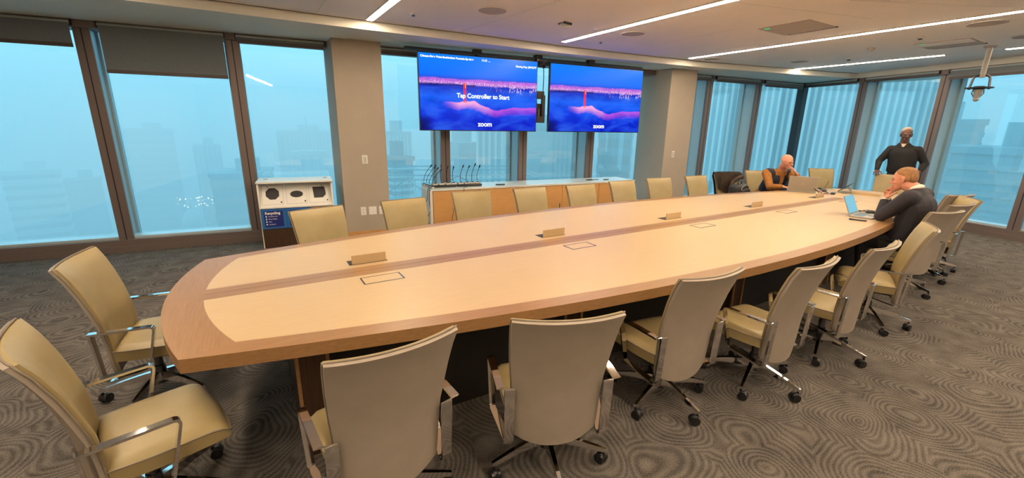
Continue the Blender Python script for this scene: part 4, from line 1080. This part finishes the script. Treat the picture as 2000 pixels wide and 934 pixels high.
def person(name, label, J, tw, hd, skin, cloth, sleeve, hands, hair=None, legs=True, base=None, girth=1.):
    """J joints; tw: frame of the trunk; hd: frame of the head"""
    base = Vector(base); t = empty(name, base, 0, label, 'person')
    for k in J: J[k] = Vector(J[k]) - base
    E_ = lambda x, y, z: (x, y, z, tw)
    b = MB()
    head(b, J['head'], hd, J_s := 1.0)
    hull(b, J['head'] + hd @ Vector((0, -.018, -.05)), .060, J['neck'], .066)
    g = girth
    hull(b, J['neck'], .055, J['chest'], E_(.13 * g, .09 * g, .12)); hull(b, J['chest'], E_(.14 * g, .10 * g, .14), J['belly'], E_(.13 * g, .11 * g, .10)); hull(b, J['belly'], E_(.13 * g, .11 * g, .1), J['pelvis'], E_(.15, .10, .10))
    for s_ in 'LR':
        hull(b, J['chest'], .07, J['sh' + s_], .045)
        hull(b, J['sh' + s_], .045, J['el' + s_], .036); hull(b, J['el' + s_], .037, J['wr' + s_], .025)
        if J.get('kn' + s_) is not None:
            hull(b, J['hip' + s_], .075, J['kn' + s_], .052); hull(b, J['kn' + s_], .052, J['an' + s_], .035)
            hull(b, J['an' + s_], .035, J['an' + s_] + tw @ Vector((0, .12, -.035)), .028)
    for h in hands: hand(b, J['wr' + h[0]], *h[1:])
    body = fuse(b, 'body', skin, t, .0055, 2)
    # trousers and shoes
    b = MB()
    hull(b, J['belly'], E_(.15 * g, .125 * g, .07), J['pelvis'], E_(.175, .13, .11))
    for s_ in 'LR':
        hull(b, J['pelvis'], .11, J['hip' + s_], .10); hull(b, J['hip' + s_], .098, J['kn' + s_], .070); hull(b, J['kn' + s_], .070, J['an' + s_] + Vector((0, 0, .02)), .052)
    fuse(b, 'trousers', 'trousers', t, .010, 4)
    for s_ in 'LR':
        b = MB(); a = J['an' + s_]; a = Vector((a.x, a.y, -base.z + .045)); fw = tw @ Vector((0, 1, 0)); fw.z = 0; fw.normalize()
        hull(b, a - fw * .04, (.040, .045, .045), a + fw * .16 + Vector((0, 0, -.012)), (.045, .05, .032)); fuse(b, 'shoe', 'rubber', t, .008, 3)
    # top garment
    b = MB()
    hull(b, J['neck'] + tw @ Vector((0, -.014, -.028)), E_(.092, .074, .042), J['chest'], E_(.165 * g, .115 * g, .13))
    hull(b, J['chest'], E_(.175 * g, .125 * g, .15), J['belly'], E_(.165 * g, .14 * g, .10)); hull(b, J['belly'], E_(.165 * g, .14 * g, .1), J['pelvis'] + tw @ Vector((0, 0, .05)), E_(.175 * g, .13 * g, .08))
    for s_ in 'LR':
        hull(b, J['chest'] + tw @ Vector((0, 0, .05)), (.10, .09, .09), J['sh' + s_], .072)
        if sleeve:
            hull(b, J['sh' + s_], .072 * sleeve, J['el' + s_], .056 * sleeve); w_ = J['el' + s_].lerp(J['wr' + s_], .90); hull(b, J['el' + s_], .056 * sleeve, w_, .038)
            for q in (.25, .5, .72):                # soft folds at the elbow and forearm
                c_ = J['el' + s_].lerp(J['wr' + s_], q); hull(b, c_, .050 - .012 * q, c_ + Vector((.008, .004, .012)), .048 - .014 * q, 8, 6)
    for s_ in 'LR': hull(b, J['neck'] + tw @ Vector((0, -.015, -.03)), (.06, .06, .03), J['sh' + s_] * .6 + J['chest'] * .4 + Vector((0, 0, .045)), .06)
    fuse(b, cloth[0], cloth[1], t, .008, 4)
    return t, body
def ringpts(c, R, rx, ry, n=24, tilt=0): return [Vector(c) + R @ Vector((rx * math.cos(a), ry * math.sin(a), tilt * math.cos(a) * 0 + tilt * math.sin(a))) for a in [2 * PI * k / n for k in range(n)]]
def face(t, c, R, skin_dark=False, glasses=False):
    P = lambda x, y, z: c + R @ Vector((x, y, z))
    for sx_ in (-1, 1):
        b = MB(); b.sph(P(sx_ * .031, .074, .008), (.014, .012, .007), rot=R, u=10, v=8); b.build('eye', 'eye', t, smooth=60)
    b = MB(); b.sph(P(0, .094, -.057), (.024, .006, .004), rot=R, u=10, v=6); b.build('lips', 'lips' if not skin_dark else 'skin2', t, smooth=60)
    for sx_ in (-1, 1):
        b = MB(); b.tube([P(sx_ * .015, .092, .030), P(sx_ * .030, .088, .036), P(sx_ * .048, .072, .031)], .0035, n=6); b.build('eyebrow', 'hairgrey', t, smooth=60)
    if glasses:
        b = MB()
        for sx_ in (-1, 1):
            b.tube([P(sx_ * (.034 + .024 * math.cos(a)), .098, .004 + .018 * math.sin(a)) for a in [2 * PI * k / 20 for k in range(20)]], .0022, n=6, close=True)
            b.tube([P(sx_ * .058, .096, .010), P(sx_ * .080, .05, .014), P(sx_ * .083, -.01, .012)], .0022, n=6)
        b.tube([P(-.010, .100, .006), P(.010, .100, .006)], .0022, n=6); b.build('glasses', 'eye', t, smooth=60)
def hairmesh(t, c, R, m, segs, voxel=.006):
    P = lambda x, y, z: c + R @ Vector((x, y, z)); b = MB()
    for s_ in segs:
        hull(b, P(*s_[0]), (*s_[1], R), P(*s_[2]) if len(s_) > 2 else None, (*s_[3], R) if len(s_) > 2 else None)
    return fuse(b, 'hair', m, t, voxel, 2)

# man in the navy vest, far side, elbows on the table, hand over his mouth
B0 = (7.75, 4.12, 0)
fv = Vector((-.42, -.90, 0)).normalized()
tw = frame((fv.x, fv.y, -.12), (0, 0, 1))
hd = frame((-.10, -.95, -.22), (0.05, -.1, 1))
J = dict(head=(7.56, 3.74, 1.150), neck=(7.605, 3.815, 1.03), chest=(7.66, 3.91, .86), belly=(7.72, 4.02, .66), pelvis=(7.78, 4.15, .50),
         shR=(7.46, 3.98, .95), shL=(7.80, 3.80, .95), elR=(7.33, 3.82, .74), wrR=(7.27, 3.58, .775), elL=(7.72, 3.52, .78), wrL=(7.615, 3.58, .965),
         hipR=(7.70, 4.18, .48), hipL=(7.88, 4.10, .48), knR=(7.50, 3.80, .48), knL=(7.68, 3.72, .48), anR=(7.50, 3.82, .09), anL=(7.70, 3.72, .09))
t, body = person('person', 'bald man in navy vest and mustard shirt, hand over his mouth, at an open laptop', J, tw, hd, 'skin', ('shirt', 'mustard'), 1.,
    [('R', (-.05, -1, -.05), (0, 0, 1), -1, .35), ('L', (-.62, .30, .72), (.45, -.85, .3), 1, .5)], base=B0, girth=1.05)
face(t, J['head'], hd, glasses=True)
hairmesh(t, J['head'], hd, 'hairgrey', [((-.074, -.02, -.005), (.006, .03, .022)), ((.074, -.02, -.005), (.006, .03, .022)), ((0, .070, -.094), (.030, .024, .016))])
E_ = lambda x, y, z: (x, y, z, tw)
b = MB(); g = 1.08
hull(b, J['neck'] + tw @ Vector((0, -.015, -.02)), E_(.075, .065, .035), J['chest'], E_(.172 * g, .122 * g, .12)); hull(b, J['chest'], E_(.182 * g, .133 * g, .15), J['belly'], E_(.172 * g, .150 * g, .12))
for s_ in 'LR': hull(b, J['chest'] + tw @ Vector((0, 0, .06)), (.11, .10, .10), J['sh' + s_] * .86 + J['chest'] * .14 + Vector((0, 0, .012)), .084)
vest = fuse(b, 'vest', 'navy', t, .008, 3)
b = MB()                                            # open shirt front showing between the vest halves
hull(b, J['neck'] + tw @ Vector((0, .05, -.05)), E_(.030, .035, .03), J['chest'] + tw @ Vector((0, .120, -.02)), E_(.038, .030, .06)); hull(b, J['chest'] + tw @ Vector((0, .120, -.02)), E_(.038, .032, .06), J['belly'] + tw @ Vector((0, .135, -.02)), E_(.055, .035, .06))
fuse(b, 'shirt_front', 'mustard', t, .006, 2)
b = MB(); w_ = J['wrL']; dr = (J['wrL'] - J['elL']).normalized(); Rw = dr.to_track_quat('Z', 'Y').to_matrix(); b.tube(ringpts(w_ - dr * .02, Rw, .031, .031), .006, close=True); b.sph(w_ - dr * .02 + Rw @ Vector((0, -.031, 0)), (.016, .010, .016), rot=Rw); b.build('watch', 'rubber', t, smooth=60)

# man in the dark blazer, near side, hands clasped before his chin
B0 = (5.85, 1.50, 0)
tw = frame((-.05, 1, -.35), (0, .2, 1)); hd = frame((-.10, 1, -.20), (0, .25, 1))
J = dict(head=(5.75, 1.675, 1.180), neck=(5.775, 1.595, 1.10), chest=(5.80, 1.525, .92), belly=(5.84, 1.555, .72), pelvis=(5.87, 1.60, .53),
         shR=(5.98, 1.55, 1.02), shL=(5.61, 1.56, 1.02), elR=(5.96, 1.80, .795), wrR=(5.81, 1.80, .965), elL=(5.65, 1.76, .795), wrL=(5.73, 1.79, .955),
         hipR=(5.96, 1.62, .51), hipL=(5.78, 1.62, .51), knR=(6.0, 1.90, .50), knL=(5.72, 1.90, .50), anR=(6.0, 1.86, .09), anL=(5.72, 1.84, .09))
t, body = person('person', 'fair haired man in dark blazer seen in profile, chin on his clasped hands', J, tw, hd, 'skin', ('blazer', 'blazer'), 1.10,
    [('R', (-.45, -.12, .75), (.35, .9, .2), -1, .8), ('L', (.35, -.10, .75), (-.6, .8, .2), 1, .8)], base=B0, girth=1.12)
face(t, J['head'], hd)
hairmesh(t, J['head'], hd, 'hairfair', [((0, -.022, .058), (.0785, .092, .070), (0, -.066, .02), (.074, .048, .066)), ((-.070, -.035, .01), (.008, .030, .030)), ((.070, -.035, .01), (.008, .030, .030))])
b = MB(); hull(b, J['neck'] + tw @ Vector((0, -.02, .0)), (.078, .072, .034, tw), J['neck'] + tw @ Vector((0, .03, -.05)), (.066, .060, .02, tw)); fuse(b, 'collar', 'shirt', t, .006, 2)
for s_ in 'LR':
    b = MB(); d_ = (J['wr' + s_] - J['el' + s_]).normalized(); hull(b, J['wr' + s_] - d_ * .035, .036, J['wr' + s_] - d_ * .004, .033); fuse(b, 'cuff', 'shirt', t, .006, 1)

# standing man in the black sweater
B0 = (10.0, 3.0, 0)
tw = frame((-.95, -.20, 0), (0, 0, 1)); hd = frame((-.80, -.42, -.10), (0, 0, 1))
J = dict(head=(9.96, 3.02, 1.605), neck=(9.99, 3.03, 1.475), chest=(10.02, 3.02, 1.27), belly=(10.03, 3.01, 1.07), pelvis=(10.03, 3.0, .93),
         shR=(9.98, 3.195, 1.35), shL=(10.06, 2.84, 1.35), elR=(9.93, 3.31, 1.14), wrR=(9.82, 3.28, .975), elL=(10.12, 2.72, 1.12), wrL=(9.97, 2.72, 1.00),
         hipR=(10.02, 3.09, .90), hipL=(10.04, 2.90, .90), knR=(10.0, 3.12, .50), knL=(10.03, 2.87, .50), anR=(10.03, 3.13, .09), anL=(10.05, 2.86, .09))
t, body = person('person', 'standing man in black sweater over a white collar, hand on a chair back', J, tw, hd, 'skin2', ('sweater', 'sweater'), 1.0,
    [('R', (-.75, -.25, -.35), (-.35, .1, .95), -1, .9), ('L', (-.8, .3, -.1), (.1, -.6, .8), 1, .4)], base=B0, girth=1.2)
face(t, J['head'], hd, skin_dark=True)
hairmesh(t, J['head'], hd, 'hairgrey', [((0, -.034, .062), (.082, .088, .074), (0, -.062, .030), (.081, .058, .068))])
b = MB(); hull(b, J['neck'] + tw @ Vector((0, .0, -.015)), (.068, .062, .022, tw), J['neck'] + tw @ Vector((0, .055, -.065)), (.022, .022, .02, tw)); fuse(b, 'collar', 'shirt', t, .006, 2)

# ------------------------------------------------------------------ things on the table and chairs
TT = TZ + .001
def laptop(x, y, rz, ang, w, d, h, m, scr, lb):
    t = empty('laptop', (x, y, TT), rz, lb, 'laptop', 'open laptops on the table')
    b = MB(); b.box((0, 0, .009), (w, d, .016), bev=.003); bs = b.build('base', m, t)
    b = MB(); b.box((0, .03, .0178), (w * .86, d * .42, .002)); b.build('keyboard', 'keys', bs)
    b = MB(); b.box((0, -d * .28, .0178), (w * .3, d * .28, .001)); b.build('trackpad', 'grey', bs)
    R = Matrix.Translation((0, d / 2 - .006, .018)) @ Matrix.Rotation(-ang, 4, 'X')
    b = MB(); b.box((0, .0, h / 2), (w, .007, h), bev=.003); bmesh.ops.transform(b.bm, matrix=R, verts=b.bm.verts); ld = b.build('lid', m, t)
    b = MB(); b.box((0, -.0045, h / 2 + .004), (w * .94, .002, h * .88)); bmesh.ops.transform(b.bm, matrix=R, verts=b.bm.verts); b.build('display', scr, ld)
    b = MB(); b.cyl((0, .0038, h / 2), (0, .0048, h / 2), .014, n=20); bmesh.ops.transform(b.bm, matrix=R, verts=b.bm.verts); b.build('badge', 'offwhite', ld)
    return t
laptop(7.30, 3.33, math.radians(118), math.radians(20), .37, .25, .24, 'silver', 'screenblue', 'silver laptop in front of the vest man, its lid back toward the camera')
laptop(5.77, 1.94, math.radians(6), math.radians(24), .31, .215, .215, 'silver', 'screenblue', 'laptop in front of the blazer man, its blue screen facing him')
b = MB(); b.box((0, 0, .007), (.15, .035, .013), bev=.005); b.box((-.06, 0, .008), (.03, .036, .0135), bev=.005); o = b.build('phone', 'rubber', loc=(5.44, 1.88, TT), rot=(0, 0, -1.3)); tag(o, 'slim black phone lying beside the laptop with the blue screen', 'phone')
def mouse(x, y, rz, lb, p=None):
    b = MB(); b.sph((0, 0, .006), (.032, .055, .030), u=18, v=12)
    for v in b.bm.verts: v.co.z = max(v.co.z, 0)
    b.box((0, .035, .034), (.005, .018, .006)); o = b.build('computer_mouse', 'rubber', loc=(x, y, TT), rot=(0, 0, rz), smooth=50); return tag(o, lb, 'mouse', 'computer mice')
mouse(6.08, 1.99, .4, 'black mouse beside the blue screen laptop')
mouse(7.28, 3.46, .2, 'black mouse under the right hand of the vest man')
o = Vector((5.98, 2.10, TT + .004)); b = MB(); b.tube([Vector(p) for p in ((0, 0, 0), (.05, .03, .008), (.08, -.02, 0), (.12, .02, .006), (.16, -.03, 0), (.20, .01, 0), (.23, -.02, .002))], .004)
c_ = b.build('cable', 'cable', loc=o, smooth=60); tag(c_, 'short dark cable behind the blue screen laptop', 'cable')
# tablet on stand
t = empty('tablet', (7.78, 2.93, TT), math.radians(195), 'black tablet tilted on a stand in the middle of the far table end', 'tablet')
b = MB(); R = Matrix.Translation((0, 0, .085)) @ Matrix.Rotation(-.85, 4, 'X'); b.box((0, 0, 0), (.28, .010, .20), bev=.004); bmesh.ops.transform(b.bm, matrix=R, verts=b.bm.verts); b.build('body', 'rubber', t)
b = MB(); b.box((0, -.0056, 0), (.26, .001, .18)); bmesh.ops.transform(b.bm, matrix=R, verts=b.bm.verts); b.build('display', 'chromedark', t)
b = MB(); b.tube([(-.05, .02, .10), (-.06, .09, .006), (.06, .09, .006), (.05, .02, .10)], .006); b.build('stand', 'grey', t, smooth=60)
# clutter of cords beside the laptop
t = empty('conference_phone', (7.62, 3.16, TT), .4, 'black conference phone with an upright antenna amid cords', 'phone')
b = MB(); b.sph((0, 0, .014), (.075, .055, .026)); b.box((.02, .04, .035), (.10, .05, .03), bev=.012, rot=(.3, 0, .2)); b.build('body', 'rubber', t, smooth=50)
b = MB(); b.tube([(.05, 0, .03), (.09, -.03, .09), (.12, -.05, .15)], .005); b.build('antenna', 'rubber', t, smooth=60)
def cord(pts, m, lb, r=.005):
    o = Vector(pts[0]); b = MB(); b.tube([Vector(p) - o for p in pts], r, n=6); c_ = b.build('cord', m, loc=o, smooth=60); return tag(c_, lb, 'cord')
z = TT + .006
cord([(7.05, 2.93, z), (7.02, 2.98, .80), (7.06, 3.05, .83), (7.2, 3.08, .80), (7.30, 3.03, z), (7.42, 3.0, z), (7.5, 3.08, z + .01), (7.56, 3.12, z)], 'cable', 'black cord looping up out of the raised power flap by the laptops')
cord([(7.02, 2.90, z), (7.01, 2.92, .81), (7.10, 3.0, .82), (7.22, 2.98, z), (7.36, 2.95, z)], 'pink', 'pinkish cord looping beside the raised power flap')
cord([(7.70, 3.16, z), (7.85, 3.10, z), (7.95, 3.02, z), (8.0, 2.9, z)], 'offwhite', 'pale cord crossing the far end of the table top', .003)
b = MB(); b.box((0, 0, .014), (.13, .05, .026), bev=.006); o = b.build('power_adapter', 'rubber', loc=(7.40, 2.93, TT), rot=(0, 0, .3)); tag(o, 'small black power adapter between the cords and tablet', 'adapter')

# brown jacket over the chair back and black bag on its seat
cj = Vector((6.92, 4.14, 0)); th = math.radians(160); Rj = Matrix.Rotation(th, 3, 'Z')
t = empty('jacket', cj, th, 'dark brown jacket draped over an office chair back, beside a black bag', 'jacket')
b = MB(); NU, NV = 18, 22; S = []
rj = random.Random(5)
for j in range(NV + 1):
    v = j / NV; row = []
    for i in range(NU + 1):
        u = -1 + 2 * i / NU; a = v * 2.1                 # 0..1 behind, 1..1.1 over the top, then in front
        if v < .55: z = .26 + (.935 - .26) * v / .55; side = -1
        else: z = .935 - (.935 - (.55 + .15 * (abs(u)))) * (v - .55) / .45; side = 1
        h, y = bk(min(z, .912)); k_ = math.sin(PI * min(1, max(0, (v - .48) / .14)))
        wv = .012 * math.sin(u * 9 + v * 5) + .010 * math.sin(u * 17 - v * 8)
        off = side * (.066 if side > 0 else .034) if abs(v - .55) > .02 else 0
        x = u * (h + .022 + .045 * max(0, .75 - z)); row.append(b.bm.verts.new((x, y + .042 * u * u + off + wv * (1 if z < .88 else .3), z + .018 * (abs(v - .55) < .03))))
    S.append(row)
for j in range(NV):
    for i in range(NU):
        if i < NU * .42 and j > NV * (.66 + .02 * i): continue
        b.bm.faces.new((S[j][i], S[j][i + 1], S[j + 1][i + 1], S[j + 1][i]))
for v_ in [v_ for v_ in b.bm.verts if not v_.link_faces]: b.bm.verts.remove(v_)
q = bmesh.ops.solidify(b.bm, geom=b.bm.faces[:], thickness=.012); b.build('cloth', 'jacket', t, smooth=70)
b = MB(); ch_ = [Vector((-.20, -.16, .87)), Vector((-.10, -.13, .85)), Vector((-.01, -.12, .80)), Vector((.03, -.10, .70)), Vector((.04, -.08, .56))]
for k in range(4): hull(b, ch_[k], (.040, .022, .040), ch_[k + 1], (.040, .022, .036))
fuse(b, 'sleeve', 'jacket', t, .008, 3)
t = empty('backpack', cj + Rj @ Vector((-.02, .03, .44)), th + .5, 'black bag standing on the seat of the chair with the jacket', 'bag')
b = MB(); b.box((0, 0, .17), (.40, .20, .34), bev=.07, seg=5); b.build('body', 'bag', t, smooth=60)
b = MB(); b.box((.02, .11, .15), (.28, .07, .24), bev=.03, seg=4); b.build('front_pocket', 'bag', t, smooth=60)
b = MB(); b.tube([(-.07, 0, .335), (-.06, 0, .375), (0, 0, .395), (.06, 0, .375), (.07, 0, .335)], .010); b.build('handle', 'bag', t, smooth=60)
b = MB(); b.tube([(-.16, .10, .05), (-.165, .11, .20), (-.13, .10, .30), (0, .10, .335), (.13, .10, .30), (.165, .11, .20), (.16, .10, .05)], .005); b.build('zip', 'grey', t, smooth=60)
